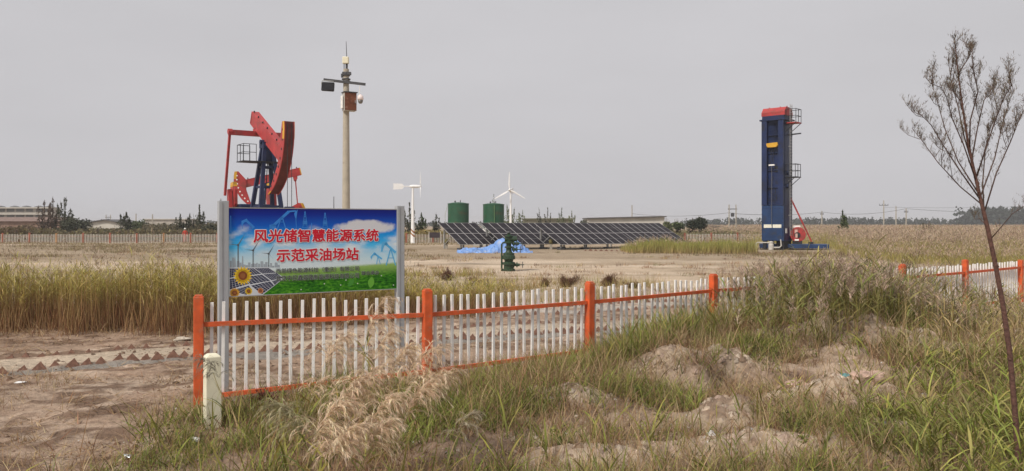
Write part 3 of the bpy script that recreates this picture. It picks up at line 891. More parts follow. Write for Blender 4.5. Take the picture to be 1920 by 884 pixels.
solar(1051, 459.5, 10, 8.6, 'third solar table from the left, the longest and nearest')
solar(1185, 456, 9, 7.3, 'rightmost solar table with grass growing up in front')

# short marker posts in front of the tables
for (px, D, lb) in ((837, 71, 'short stone marker post at the corner of the leftmost solar table'), (1033, 70, 'short stone marker post between second and third solar tables')):
    x = (px - 960) / F * D
    t = thing('marker_post', lb, 'post', (x, D, 0), 0, 'marker posts by the solar tables')
    mb = MB(); mb.box((0, 0, .2), (.22, .22, .5), ch=.02); mb.build('shaft', m_conc, t)
    mb = MB(); mb.lathe([(.05, .45), (.17, .5), (.2, .68), (.14, .85), (.05, .9)], n=10); mb.build('lamp_head', mat('ochre and black lamp', (.12, .10, .03), .5, var=.6, scale=9), t)

# ------------------------------------------------------------------ blue tarpaulin heap
m_tarp = mat('blue tarpaulin', (.16, .30, .62), .5, var=.3, scale=2.5, dirt=(.36, .40, .48), dirt_amt=.25, dscale=1.6, bumpv=.5)
Dt = 62; x0 = (856 - 960) / F * Dt; x1 = (1003 - 960) / F * Dt
nx_, ny_ = 130, 60
u_ = np.linspace(0, 1, nx_); v_ = np.linspace(0, 1, ny_)
UU, VV = np.meshgrid(u_, v_)
TX = x0 + (x1 - x0) * UU; TY = Dt - 1.2 + 3.2 * VV
hgtp = 1.15 * np.exp(-(((UU - .63) / .21) ** 2 + ((VV - .5) / .36) ** 2) ** 1.6) + .45 * np.exp(-(((UU - .22) / .2) ** 2 + ((VV - .5) / .35) ** 2)) + .25 * np.exp(-(((UU - .9) / .13) ** 2 + ((VV - .5) / .4) ** 2))
crk = np.abs(fbm(UU * 7 + VV * 3, VV * 4, 71) - .5) * 2
TZ = hgtp * (1 + .25 * (fbm(UU * 5, VV * 4, 70) - .5)) - .34 * (1 - crk) ** 5 * (hgtp > .05) - .16 * (1 - np.abs(fbm(UU * 14 + VV * 8, VV * 7 - UU * 5, 171) - .5) * 2) ** 6 + .10 * fbm(UU * 30, VV * 16, 72)
edge = np.minimum.reduce([UU, 1 - UU, VV, 1 - VV])
TZ = np.where(edge < .03, -.05, TZ + hgt(TX, TY))
TX = TX + .12 * (fbm(UU * 9, VV * 9, 73) - .5) + np.where(edge < .1, .6 * (fbm(UU * 6, VV * 6, 79) - .5), 0)
vs = np.stack([TX, TY + .4 * (fbm(UU * 6, VV * 2, 74) - .5), TZ], -1).reshape(-1, 3)
ii = np.arange(nx_ * ny_).reshape(ny_, nx_)
fs = np.stack([ii[:-1, :-1], ii[:-1, 1:], ii[1:, 1:], ii[1:, :-1]], -1).reshape(-1, 4)
me = bpy.data.meshes.new('tarpaulin'); me.from_pydata(vs.tolist(), [], fs.tolist())
tag(link_mesh('tarpaulin', me, m_tarp, smooth=True), 'crumpled bright blue tarpaulin over a heap before the solar tables', 'tarpaulin')

# ------------------------------------------------------------------ wellhead
m_wg = mat('dark green oilfield paint', (.020, .048, .024), .5, var=.3, scale=9, dirt=(.07, .05, .03), dirt_amt=.2, dscale=8)
Dw = 37.8; xw = (954 - 960) / F * Dw
t = thing('wellhead', 'dark green wellhead valve tree standing on the bare sand', 'wellhead', (xw, Dw, hz(xw, Dw)))
mb = MB(); mb.lathe([(.30, -.05), (.30, .1), (.24, .12), (.24, .3), (.31, .32), (.31, .42), (.2, .45), (.22, .55), (.31, .58), (.31, .72), (.27, .76), (.27, .86), (.17, .9), (.13, .98), (.13, 1.1), (.2, 1.12), (.2, 1.18), (.12, 1.2), (.12, 1.3), (.22, 1.34), (.22, 1.42), (.12, 1.46), (.12, 1.62), (.2, 1.64), (.2, 1.7), (.08, 1.74), (.08, 1.84)], n=20); mb.build('body', m_wg, t)
def handwheel(p, ax, r):
    mb = MB(); mb.ring(p, r, .018, 18, 6, ax)
    for k in range(3):
        a_ = k * math.pi / 3; d_ = Vector((0, math.cos(a_), math.sin(a_))) if ax == 'X' else Vector((math.cos(a_), 0, math.sin(a_)))
        mb.tube(Vector(p) - d_ * r, Vector(p) + d_ * r, .012, n=6)
    mb.build('handwheel', m_dark, t)
for (z, L) in ((.30, .52), (1.04, .42), (1.32, .5)):
    mb = MB(); mb.tube((.15, 0, z), (L, 0, z), .07, .07, 10); mb.tube((L, 0, z), (L + .22, 0, z), .022, n=8)
    mb.lathe([(.13, .2), (.13, .27)], (.0, 0, z), 12, 'X'); mb.lathe([(.12, .36), (.12, .42)], (0, 0, z), 12, 'X'); mb.build('valve', m_wg, t)
    handwheel((L + .14, 0, z), 'X', .14)
mb = MB(); mb.path([(-.1, 0, 1.36), (-.28, 0, 1.36), (-.34, 0, 1.28), (-.34, 0, -.05)], .045, 10); mb.build('pipe', m_wg, t)
mb = MB(); mb.lathe([(.1, -.3), (.13, -.3), (.13, .3), (.1, .3)], (.1, 0, 1.55), 12, 'X'); mb.build('valve', m_wg, t)
mb = MB(); mb.tube((0, 0, 1.84), (0, 0, 1.92), .16, .1, 10); mb.tube((.3, 0, 1.55), (.42, 0, 1.75), .02, n=6); mb.build('cap', m_dark, t)

# ------------------------------------------------------------------ CCTV pole
Dp = 38.6; xp = (649 - 960) / F * Dp
s_ = Dp / F
t = thing('camera_pole', 'tall tapering concrete pole carrying lamp, camera and antenna', 'pole', (xp, Dp, 0))
zT = H + (420 - 130) * s_
m_pole = mat('pale concrete pole', (.40, .36, .29), .85, var=.12, scale=3, dirt=(.28, .24, .19), dirt_amt=.15)
mb = MB(); mb.tube((0, 0, -.2), (0, 0, zT), .215, .135, 20); mb.build('shaft', m_pole, t, False)
def zp(py): return H + (420 - py) * s_
mb = MB()
mb.lathe([(.19, zp(143)), (.2, zp(141)), (.2, zp(138)), (.19, zp(136))], n=14); mb.box((.05, -.1, zp(139)), (.42, .16, .14)); mb.box((-.1, .05, zp(142)), (.3, .14, .18)); mb.build('bracket', m_dark, t)
mb = MB(); mb.tube((.02, 0, zp(134)), (0.02, 0, zp(118)), .05, n=8); mb.tube((-.1, 0, zp(134)), (-.1, 0, zp(120)), .02, n=6); mb.tube((.07, -.05, zp(134)), (.08, -.05, zp(120)), .02, n=6); mb.build('mast', m_dark, t)
mb = MB(); mb.box((-.02, 0, zp(113.5)), (.30, .22, .34), ch=.04); mb.build('radio_box', mat('cream plastic', (.72, .68, .52), .5, var=.05), t)
mb = MB(); mb.tube((.03, 0, zp(108)), (.0, 0, zp(78)), .02, .012, 6); mb.build('antenna', m_dark, t)
mb = MB(); mb.bar((-1.05, -.2, zp(151)), (.98, -.2, zp(160)), .09, .12); mb.build('crossarm', m_dark, t)
mb = MB(); mb.ring((0, 0, zp(153)), .19, .03, 18, 6); mb.ring((0, 0, zp(149)), .19, .03, 18, 6); mb.build('clamp', m_dark, t)
fl = thing('floodlight', None, None)
fl.parent = t; fl.location = (-.82, -.3, zp(165))
mb = MB(Matrix.Rotation(R(4), 4, 'Y')); mb.box((0, 0, 0), (.62, .2, .44), ch=.06); mb.build('housing', mat('black housing', (.025, .025, .03), .5), fl)
mb = MB(); mb.path([(-.3, 0, 0), (-.31, 0, .2), (-.27, 0, .3), (.27, 0, .26), (.31, 0, .15), (.3, 0, 0)], .018, 6); mb.build('yoke', m_steel, fl)
mb = MB(); mb.box((.0, -.1, 0), (.54, .02, .36)); mb.build('lens', mat('dark lens', (.02, .02, .025), .2), fl)
m_rust = mat('rusted brown box', (.15, .048, .022), .7, var=.4, scale=5, dirt=(.42, .30, .24), dirt_amt=.16, dscale=4)
bxo = thing('control_box', None, None)
bxo.parent = t; bxo.location = (.21, -.22, zp(193)); bxo.rotation_euler = (0, 0, R(28))
mb = MB(); mb.box((0, .02, 0), (.60, .40, .88), ch=.015); mb.mi = 0; mb.build('housing', mat('grey box sides', (.42, .40, .36), .6, var=.15), bxo)
mb = MB(); mb.box((0, -.2, 0), (.58, .03, .84), ch=.008); mb.build('door', m_rust, bxo)
mb = MB(); mb.box((0, .0, .455), (.68, .5, .04)); mb.build('lid', m_dark, bxo)
mb = MB(); mb.box((.22, -.225, 0), (.03, .03, .14)); mb.build('handle', m_steel, bxo)
mb = MB(); mb.box((-.36, .05, -.02), (.05, .28, .62), ch=.01); mb.build('side_plate', m_wht, bxo)
cm = thing('dome_camera', None, None)
cm.parent = t; cm.location = (.74, -.2, zp(188)); cm.scale = (.82, .82, .82)
mb = MB(); mb.lathe([(.03, .30), (.06, .28), (.16, .20), (.18, .1), (.18, -.02), (.15, -.04)], n=16); mb.build('housing', mat('pink white plastic', (.78, .68, .66), .5, var=.04), cm, True)
mb = MB(); mb.lathe([(.15, -.05), (.15, -.12), (.12, -.2), (.06, -.25)], n=16); mb.build('dome', mat('smoked dome', (.2, .19, .18), .2), cm, True)
mb = MB(); mb.tube((-.05, 0, .28), (-.05, 0, .80), .02, n=6); mb.build('bracket', m_wht, cm)
# thin whip behind the sign
tag(MB().tube(W(626, 420 + H * F / 44, 44), W(626, 369, 44), .03, .02, 6).build('whip_antenna', m_dark), 'thin dark rod standing left of the concrete pole above billboard', 'antenna')

# ------------------------------------------------------------------ pumpjacks
m_red = mat('red machine paint', (.40, .042, .042), .5, var=.22, scale=1.2, dirt=(.20, .05, .04), dirt_amt=.3, dscale=1.6)
m_reddk = mat('shaded dark red', (.11, .018, .014), .45, var=.4, scale=2)  # darker copy of the red, shade of the horsehead front put into the colour
m_blue = mat('dark blue machine paint', (.010, .020, .068), .5, var=.3, scale=1.2, dirt=(.03, .03, .06), dirt_amt=.2)
m_yel = mat('yellow paint', (.62, .34, .03), .5, var=.12, scale=2)
m_blk = mat('black steel', (.02, .022, .026), .6, var=.2)
def pumpjack(loc, rz, label, pz, Rr, tail, tilt, arc, bh, bw, eqx, eqhalf, crank, cr_ang, ladder=True, cage_side=-1, k=1.0):
    t = thing('pumpjack', label, 'pumpjack', loc, rz, 'pumpjacks')
    Mb = Matrix.Translation((0, 0, pz)) @ Matrix.Rotation(tilt, 4, 'Y')       # beam frame: +x to the head, tilt > 0 lowers the head
    inner = Rr - (.55 if ladder else 1.05) * k
    # walking beam
    mb = MB(Mb)
    mb.box(((inner - tail) / 2, 0, .05), (inner + tail, bw * .35, bh))
    mb.box(((inner - tail) / 2, 0, bh / 2 + .02), (inner + tail, bw, .08 * k)); mb.box(((inner - tail) / 2, 0, -bh / 2 + .05), (inner + tail, bw, .08 * k))
    for q in np.linspace(-tail + .1, inner - .1, 9): mb.box((q, 0, .04), (.04, bw * .92, bh * .92))
    for s2 in (-1, 1): mb.box(((inner - tail) / 2, s2 * bw * .42, .04), (inner + tail, .04, bh))
    wb = mb.build('walking_beam', m_red, t)
    mb = MB(Mb); mb.box((-tail - .03, 0, .04), (.08, bw * 1.02, bh * .98)); mb.build('end_plate', m_yel if not ladder else m_red, wb)
    mb = MB(Mb)
    for q in np.linspace(-tail + .2, inner - .4, 7): mb.tube((q, -bw * .3, bh / 2 + .06), (q, -bw * .3, bh / 2 + .18), .05, n=6)
    mb.build('bolt', m_blk, wb)
    # horsehead: two side plates and curved face
    a0, a1 = arc
    A = np.linspace(a0, a1, 22)
    outer = [(Rr * math.cos(q) , Rr * math.sin(q)) for q in A]
    top_in = (Rr * math.cos(a0) - .42 * k, Rr * math.sin(a0) + .02)
    bot_in = (Rr * math.cos(a1) - .22 * k, Rr * math.sin(a1) - .05)
    am = -tilt
    j0 = Mb @ Vector((inner - .25, 0, bh * .55)); j1 = Mb @ Vector((inner - .05, 0, -bh * .75))
    poly = outer + [bot_in, (j1.x, j1.z - pz), (j0.x, j0.z - pz), top_in]
    hw = bw * .62
    for s2 in (-1, 1):
        mb = MB(Matrix.Translation((0, 0, pz))); mb.prism(poly, s2 * hw - .025, s2 * hw + .025)
        hp = mb.build('horsehead_plate', m_red, t)
        mb = MB(Matrix.Translation((0, 0, pz)))
        for (i0, i1) in ((0, 4), (19, 21)):
            p_ = outer[i0:i1 + 1]; inn = [(p[0] - .3 * k if i0 == 0 else p[0] - .2 * k, p[1]) for p in p_][::-1]
            mb.prism(p_ + inn, s2 * (hw + .03) - .008, s2 * (hw + .03) + .008)
        mb.build('yellow_marking', m_yel, hp)
        mb = MB(Matrix.Translation((0, 0, pz)))
        for q in np.linspace(a0 - .12, a1 + .15, 8): mb.lathe([(.09 * k, 0), (.09 * k, .01)], ((Rr - .33 * k) * math.cos(q), s2 * (hw + .028) - (.01 if s2 < 0 else 0), (Rr - .33 * k) * math.sin(q)), 10, 'Y')
        mb.build('hole', m_blk if ladder else m_wht, hp)
    mb = MB(Matrix.Translation((0, 0, pz)))
    vs = []; fs = []
    for q in A:
        for yy, rr in ((-hw + .02, Rr - .03), (hw - .02, Rr - .03), (hw - .02, Rr - .1), (-hw + .02, Rr - .1)): vs.append((rr * math.cos(q), yy, rr * math.sin(q)))
    for i in range(len(A) - 1):
        for q in range(4): fs.append((i * 4 + q, i * 4 + (q + 1) % 4, (i + 1) * 4 + (q + 1) % 4, (i + 1) * 4 + q))
    mb.add(vs, fs); mb.build('horsehead_face', m_reddk, t)
    mb = MB(Matrix.Translation((0, 0, pz)))
    for s2 in (-1, 1):
        pts = [((Rr + .0) * math.cos(q), s2 * .14 * k, (Rr + .0) * math.sin(q)) for q in np.linspace(a0 - .05, min(0, a0), 2)] if a0 > 0 else []
        pts = [(Rr * math.cos(q), s2 * .14 * k, Rr * math.sin(q)) for q in np.linspace(a0 - .03, -.02 if a0 > .1 else a0 - .1, 5)]
        pts.append((Rr * math.cos(0), s2 * .14 * k, 1.6 - pz)); mb.path(pts, .02, 6)
    mb.build('bridle', m_blk, t)
    # samson post
    lp = MB(); sp = 1.25 * k; ty = pz - bh * .5 - .45 * k
    for (sx, sy) in ((-1, -1), (-1, 1), (1, -1), (1, 1)):
        mb = MB(); mb.bar((sx * (sp if sx > 0 else sp * 1.3), sy * sp * .85, 0), (sx * .24 * k, sy * .26 * k, ty), .24 * k, .26 * k, (1, 0, 0)); mb.build('post_leg', m_blue, t)
    mb = MB()
    for fz in (.24, .46, .64, .82):
        f = 1 - fz; hx0 = .24 * k + (sp * 1.3 - .24 * k) * f; hx1 = .24 * k + (sp - .24 * k) * f; hy = .26 * k + (sp * .85 - .26 * k) * f; z_ = ty * fz
        for s2 in (-1, 1):
            mb.bar((-hx0, s2 * hy, z_), (hx1, s2 * hy, z_), .1 * k, .14 * k); mb.bar((-hx0 if s2 < 0 else hx1, -hy, z_), (-hx0 if s2 < 0 else hx1, hy, z_), .1 * k, .14 * k)
    mb.build('crosspiece', m_blue, t)
    mb = MB(); mb.box((0, 0, ty + .16 * k), (.9 * k, .8 * k, .4 * k)); mb.box((0, 0, ty - .5 * k), (.62 * k, .66 * k, .9 * k)); mb.lathe([(.16 * k, -.5 * k), (.16 * k, .5 * k)], (0, 0, pz - bh * .5 - .08), 12, 'Y'); mb.build('saddle', m_blue, t)
    if ladder:
        zpf = ty - 1.0
        mb = MB(); mb.box((-.2, 0, zpf), (1.5, 1.9, .07)); mb.box((-.2, -1.35, zpf), (1.5, .9, .06)); mb.build('platform', m_blk, t)
        mb = MB()
        for (xx, yy) in ((-.9, -1.75), (.5, -1.75), (-.9, -.9), (.5, -.9), (-.2, -1.75), (-.9, -1.35), (.5, -1.35)): mb.tube((xx, yy, zpf), (xx, yy, zpf + 1.15), .022, n=6)
        for zz in (.6, 1.15):
            mb.tube((-.9, -1.75, zpf + zz), (.5, -1.75, zpf + zz), .022, n=6); mb.tube((-.9, -.9, zpf + zz), (-.9, -1.75, zpf + zz), .022, n=6); mb.tube((.5, -.9, zpf + zz), (.5, -1.75, zpf + zz), .022, n=6)
        mb.build('railing', m_blk, t)
        mb = MB()
        for yy in (-.2, .2): mb.bar((-.75 - .9, yy, 0), (-.55, yy, zpf), .05, .05)
        for q in range(22): mb.bar((-1.62 + q * .05, -.2, .3 + q * .28), (-1.62 + q * .05, .2, .3 + q * .28), .03, .03)
        mb.build('ladder', m_blk, t)
    # equaliser, pitmans, cranks
    ep = Mb @ Vector((-eqx, 0, -bh * .5)); ez = ep.z - .32 * k
    mb = MB(); mb.box((ep.x, 0, ez), (.28 * k, eqhalf * 2, .36 * k)); mb.box((ep.x, 0, ez + .22 * k), (.5 * k, .5 * k, .3 * k))
    mb.build('equaliser', m_red, t)
    cx, cz, cl = crank
    for s2 in (-1, 1):
        yy = s2 * (eqhalf - .1 * k)
        pin = Vector((cx + math.cos(cr_ang) * cl, yy, cz + math.sin(cr_ang) * cl))
        mb = MB(); mb.bar((ep.x, yy, ez + .16 * k), pin, .15 * k, .17 * k, (1, 0, 0)) if ladder else mb.bar((ep.x, yy, ez + .16 * k), pin, .07, .07, (1, 0, 0)); mb.lathe([(.2 * k, -.14 * k), (.2 * k, .14 * k)], (ep.x, yy, ez + .05 * k), 10, 'Y'); mb.build('pitman', m_red, t)
        Mc = Matrix.Translation((cx, s2 * (eqhalf - .42 * k), cz)) @ Matrix.Rotation(-cr_ang, 4, 'Y')
        mb = MB(Mc); mb.prism([(-cl * .4, -.3 * k), (cl * 1.35, -.2 * k), (cl * 1.35, .2 * k), (-cl * .4, .3 * k)], -.12 * k, .12 * k); ck = mb.build('crank', m_red, t)
        mb = MB(Mc); mb.prism([(cl * .35, .25 * k), (cl * .5, .50 * k), (cl * 1.3, .56 * k), (cl * 1.72, .30 * k), (cl * 1.72, -.30 * k), (cl * 1.3, -.56 * k), (cl * .5, -.50 * k), (cl * .35, -.25 * k)], -.3 * k * s2 - .1, -.3 * k * s2 + .1); mb.build('counterweight', m_red, ck)
        mb = MB(Mc); mb.prism([(cl * 1.5, -.46 * k), (cl * 1.76, -.31 * k), (cl * 1.76, .31 * k), (cl * 1.5, .46 * k)], -.3 * k * s2 - .12, -.3 * k * s2 + .12); mb.build('yellow_marking', m_yel, ck)
    mb = MB(); mb.box((cx, 0, cz), (1.3 * k, eqhalf * 1.1, 1.3 * k), ch=.1); mb.box((cx, 0, cz / 2 - .3), (1.8 * k, eqhalf * 1.0, max(.4, cz - 1.0))); mb.tube((cx, -eqhalf + .3, cz), (cx, eqhalf - .3, cz), .2 * k, n=12); mb.build('gearbox', m_blue, t)
    mb = MB()
    for s2 in (-1, 1): mb.box(((cx - 1.2 + Rr * .5) / 2, s2 * .75 * k, .22), (abs(cx) + 1.2 + Rr * .5 + 1, .3, .44))
    mb.build('base_frame', m_blue, t)
    mb = MB(); mb.tube((Rr, 0, 0), (Rr, 0, 1.2), .15, .12, 12); mb.box((Rr, 0, .9), (.6, .3, .3), ch=.05); mb.tube((Rr, 0, 1.2), (Rr, 0, 2.3), .03, n=8); mb.build('wellhead', m_wg, t)
    return t
Dj = 54.0; xj = (501 - 960) / F * Dj
pumpjack((xj, Dj, 0), R(-54.5), 'larger red and blue pumpjack with its horsehead lowered toward the camera', 8.35, 4.35, 3.1, R(27), (R(6), R(-72)), .9, .5, 2.1, 2.0, (-3.2, 3.0, 1.25), R(95))
Dj2 = 67.0; xj2 = (503 - 960) / F * Dj2
pumpjack((xj2, Dj2, 0), R(196), 'smaller red pumpjack behind, its yellow tipped horsehead raised to the left', 6.05, 2.75, 2.7, R(14), (R(12), R(-58)), .62, .42, 2.2, .85, (-1.75, 3.25, .75), R(155), ladder=False, k=.72)

# ------------------------------------------------------------------ blue tower pumping unit
Du = 69.4; xu = (1457 - 960) / F * Du; k_ = Du / F
bear = math.atan2(xu, Du)
t = thing('tower_pumping_unit', 'tall dark blue tower pumping unit with red hood and side ladder', 'pumping unit', (xu, Du, 0), -bear)
def zu(py): return H + (420 - py) * k_
def xr(px): return (px - 1457) * k_ * 1.05
m_tb = mat('tower blue paint', (.010, .022, .080), .4, var=.3, scale=.9, dirt=(.012, .016, .035), dirt_amt=.35, dscale=1.1)
m_tb2 = mat('lighter tower blue paint', (.014, .040, .115), .4, var=.25, scale=.9, dirt=(.03, .035, .05), dirt_amt=.25, dscale=1.4)
MT = Matrix.Rotation(R(-24), 4, 'Z')
z0, z1 = .75, zu(228)
wx, wy = 1.98, 1.7
mb = MB(MT); mb.box((0, .12, (z0 + z1) / 2), (wx, wy - .24, z1 - z0)); body = mb.build('body', m_tb, t)
for s2 in (-1, 1):
    mb = MB(MT); mb.box((s2 * (wx / 2 - .24), -wy / 2 + .0, (zu(386) + z1) / 2), (.48, .24, z1 - zu(386)), ch=.012); mb.build('front_column', m_tb, t)
mb = MB(MT); mb.box((0, -wy / 2 + .02, (z0 + zu(386)) / 2), (wx, .2, zu(386) - z0 - .02), ch=.012); mb.build('lower_panel', m_tb2, t)
mb = MB(MT); mb.box((.18, -wy / 2 - .1, 1.35), (1.45, .06, 1.1), ch=.01); mb.build('access_door', m_tb2, t)
mb = MB(MT); mb.box((0, -wy / 2 + .26, (zu(265) + z1) / 2 - .1), (.98, .04, z1 - zu(265) - .2)); mb.build('opening_shade', m_blk, t)  # black sheet standing in for the shade inside the recess
mb = MB(MT)
for q in range(7): mb.box((random.uniform(-.3, .3), -wy / 2 + .235, zu(300) - q * .55), (.05, .03, .4))
mb.box((.32, -wy / 2 + .2, zu(318)), (.5, .06, .5)); mb.build('inner_bracket', m_blk, t)
mb = MB(MT)
for q in range(26):
    for s3 in (-1, 1): mb.tube((s3 * (wx / 2 - .05), -wy / 2 - .11, 1.2 + q * .38), (s3 * (wx / 2 - .05), -wy / 2 - .14, 1.2 + q * .38), .03, n=6)
mb.build('bolt', m_blk, t)
mb = MB(MT)
for zz in (2.4, 3.6, 4.6): mb.box((0, -wy / 2 - .085, zz), (wx - .1, .012, .025))
mb.build('weld_seam', m_tb, t)
mb = MB(MT)
for py in (255, 288, 320, 352, 384): mb.box((0, .06, zu(py)), (wx + .07, wy - .1, .08))
mb.build('rib', m_tb, t)
mb = MB(MT); mb.box((0, 0, z1 + .06), (wx + .34, wy + .34, .12)); mb.box((0, 0, z1 + .27), (wx + .0, wy + .02, .3)); mb.build('cornice', m_tb, t)
zh = z1 + .42
mb = MB(MT); mb.prism([(-.86, zh), (.86, zh), (.86, zh + .3), (.5, zh + .72), (-.5, zh + .72), (-.86, zh + .3)], -1.05, 1.05, 'YZ'); mb.build('hood', m_red, t)
mb = MB(MT)
for xx in (-.7, .3, .9): mb.tube((xx, 0, zh + .7), (xx, 0, zh + .85), .05, n=6)
mb.build('lifting_lug', m_red, t)
mb = MB(MT); mb.prism([(-.48, zu(275)), (-.36, zu(278)), (.38, zu(278)), (.54, zu(274.5)), (.48, zu(269.5)), (-.48, zu(270.5))], -wy / 2 - .25, -wy / 2 + .1); mb.build('carrier_beam', m_yel, t)
mb = MB(MT); mb.box((-.05, -wy / 2 - .1, zu(311)), (.52, .14, .12)); mb.build('clamp', m_wht, t)
mb = MB(MT); mb.tube((-.05, -wy / 2 - .14, zu(311)), (-.05, -wy / 2 - .14, zu(423)), .02, n=8); mb.build('polished_rod', mat('dull steel rod', (.16, .16, .17), .5, metal=.3), t)
mb = MB(MT)
for q in (-.16, .06): mb.tube((q, -wy / 2 + .05, zu(277)), (q, -wy / 2 - .1, zu(311)), .018, n=6)
mb.build('cable', m_blk, t)
for (xx, w_) in ((-.42, .72), (.42, .78)):
    mb = MB(MT); mb.box((xx, -wy / 2 - .11, zu(424.5)), (w_, .02, .30)); mb.build('nameplate', mat('cream plate', (.72, .70, .60), .5, var=.12, scale=7), t)
mb = MB(MT); mb.box((wx / 2 + .02, -.4, zu(433)), (.03, .3, .42)); mb.build('warning_plate', m_wht, t)
# side ladder, platforms
sx = wx / 2
mb = MB(MT)
for yy in (-.15, .25): mb.bar((sx + .25, yy, 1.2), (sx + .25, yy, z1 + 1.4), .04, .04)
for q in range(42): mb.bar((sx + .25, -.15, 1.4 + q * .27), (sx + .25, .25, 1.4 + q * .27), .03, .03)
for zz in (3, 6, 9): mb.bar((sx - .02, .05, zz), (sx + .25, .05, zz), .04, .04)
mb.build('ladder', m_steel, t)
def platf(zb_, zt_, y0, y1, xo, mfloor):
    mb = MB(MT); mb.box((sx + .05 + xo / 2, (y0 + y1) / 2, zb_), (xo, y1 - y0, .08)); mb.build('platform', mfloor, t)
    mb = MB(MT)
    for (xx, yy) in ((sx + .08, y0), (sx + xo, y0), (sx + xo, y1), (sx + .08, y1), (sx + xo, (y0 + y1) / 2)): mb.tube((xx, yy, zb_), (xx, yy, zt_), .025, n=6)
    for f in (.5, 1):
        z_ = zb_ + (zt_ - zb_) * f
        mb.tube((sx + .08, y0, z_), (sx + xo, y0, z_), .025, n=6); mb.tube((sx + xo, y0, z_), (sx + xo, y1, z_), .025, n=6); mb.tube((sx + .08, y1, z_), (sx + xo, y1, z_), .025, n=6)
    mb.tube((sx + xo, y0, zb_), (sx + .02, y0, zb_ - .75), .03, n=6); mb.tube((sx + xo, y1, zb_), (sx + .02, y1, zb_ - .75), .03, n=6)
    mb.build('railing', m_blk, t)
platf(zu(234), zu(209), -.6, .5, .95, m_red)
platf(zu(334), zu(310), -.6, .5, .9, m_blk)
mb = MB(MT); mb.bar((sx - .05, .0, zu(255)), (sx + 1.15, .0, zu(254)), .1, .11); mb.build('davit_arm', m_blk, t)
mb = MB(MT); mb.lathe([(.2, 0), (.2, .16)], (sx, -.2, zu(325)), 12, 'X'); mb.lathe([(.2, 0), (.2, .16)], (sx, -.2, zu(350)), 12, 'X'); mb.build('pulley_cover', m_tb, t)
# base skid, brace, motor
mb = MB(); mb.box((xr(1485), .6, .3), (xr(1543) - xr(1427), 1.9, .36), ch=.02); mb.build('skid', m_tb2, t)
mb = MB(); mb.bar((xr(1480), .2, zu(372)), (xr(1515), .6, zu(453)), .11, .13, (1, 0, 0)); mb.build('brace', m_red, t)
mb = MB(); mb.box((xr(1514), .6, .55), (.4, .5, .22)); mb.build('brace_foot', m_blk, t)
dr = MB(); dr.lathe([(.12, -.2), (.64, -.2), (.66, -.1), (.66, .12), (.5, .2), (.12, .2)], (xr(1492), .1, zu(440)), 24, 'Y'); dr.build('flywheel', m_red, t)
mb = MB(); mb.lathe([(.26, -.26), (.26, -.19)], (xr(1491), .1, zu(441)), 16, 'Y'); mb.build('wheel_hub', m_blk, t)
mb = MB(); mb.box((xr(1489), -.12, zu(434)), (.24, .06, .3)); mb.box((xr(1489.5), -.14, zu(442)), (.18, .06, .36)); mb.build('guard_plate', mat('pink grey plate', (.55, .36, .32), .6), t)
mb = MB(); mb.box((xr(1490), .4, zu(425.5)), (.62, .7, .2), ch=.04); mb.build('motor_cover', m_wht, t)
mb = MB(); mb.box((xr(1490), .0, zu(450)), (.34, .4, .14)); mb.build('bearing_block', m_wht, t)
mb = MB(); mb.box((xr(1491), .3, .62), (.8, .8, .3)); mb.build('motor_base', m_blk, t)
mb = MB(MT); 
for sx_ in (-1, 1):
    for sy_ in (-1, 1): mb.box((sx_ * .8, sy_ * .65, .35), (.3, .3, .85))
mb.box((.55, .1, .42), (.8, 1.2, .7)); mb.build('legs_and_gap_shade', m_blk, t)  # black box between the legs paints in the shaded gap under the body
m_lgrey = mat('pale grey valve paint', (.52, .50, .46), .6, var=.15)
mb = MB(); mb.lathe([(.22, 0), (.22, .45), (.16, .55), (.2, .6), (.2, .7), (.06, .75)], (xr(1447), -1.15, 0), 14); mb.build('wellhead', m_lgrey, t)
mb = MB(); mb.path([(xr(1447), -1.15, .62), (xr(1424), -1.2, .62), (xr(1422), -1.2, .55), (xr(1421), -1.2, 0)], .05, 8); mb.build('flow_pipe', m_lgrey, t)
mb = MB(); mb.path([(xr(1447), -1.15, .2), (xr(1461), -1.2, .2), (xr(1464), -1.2, .35), (xr(1463), -1.2, .9)], .055, 8); mb.build('flow_pipe', m_lgrey, t)

# ================================================================== BILLBOARD
SL = Vector(((429 - 960) / F * 10.4, 10.4, 0)); SR = Vector(((743.5 - 960) / F * 11.65, 11.65, 0))
su = (SR - SL); SW = su.length; su.normalize(); sang = math.atan2(su.y, su.x)
ZB, ZT = 1.295, 2.455
sign = thing('billboard', 'printed blue and green billboard with red lettering on two grey posts', 'billboard', SL, sang)
sn = Vector((su.y, -su.x, 0))                                       # faces the camera
def sp_(cx, cy):
    """point of the zoomed photo of the board -> (u, v) metres on the board plane"""
    px = 425 + cx / 5.052; py = 385 + cy / 5.052
    d_ = Vector(((px - 960) / F, 1, -(py - 420) / F)); o_ = Vector((0, 0, H))
    k = (SL - o_).dot(sn) / d_.dot(sn); p = o_ + d_ * k
    return ((p - SL).dot(su), p.z)
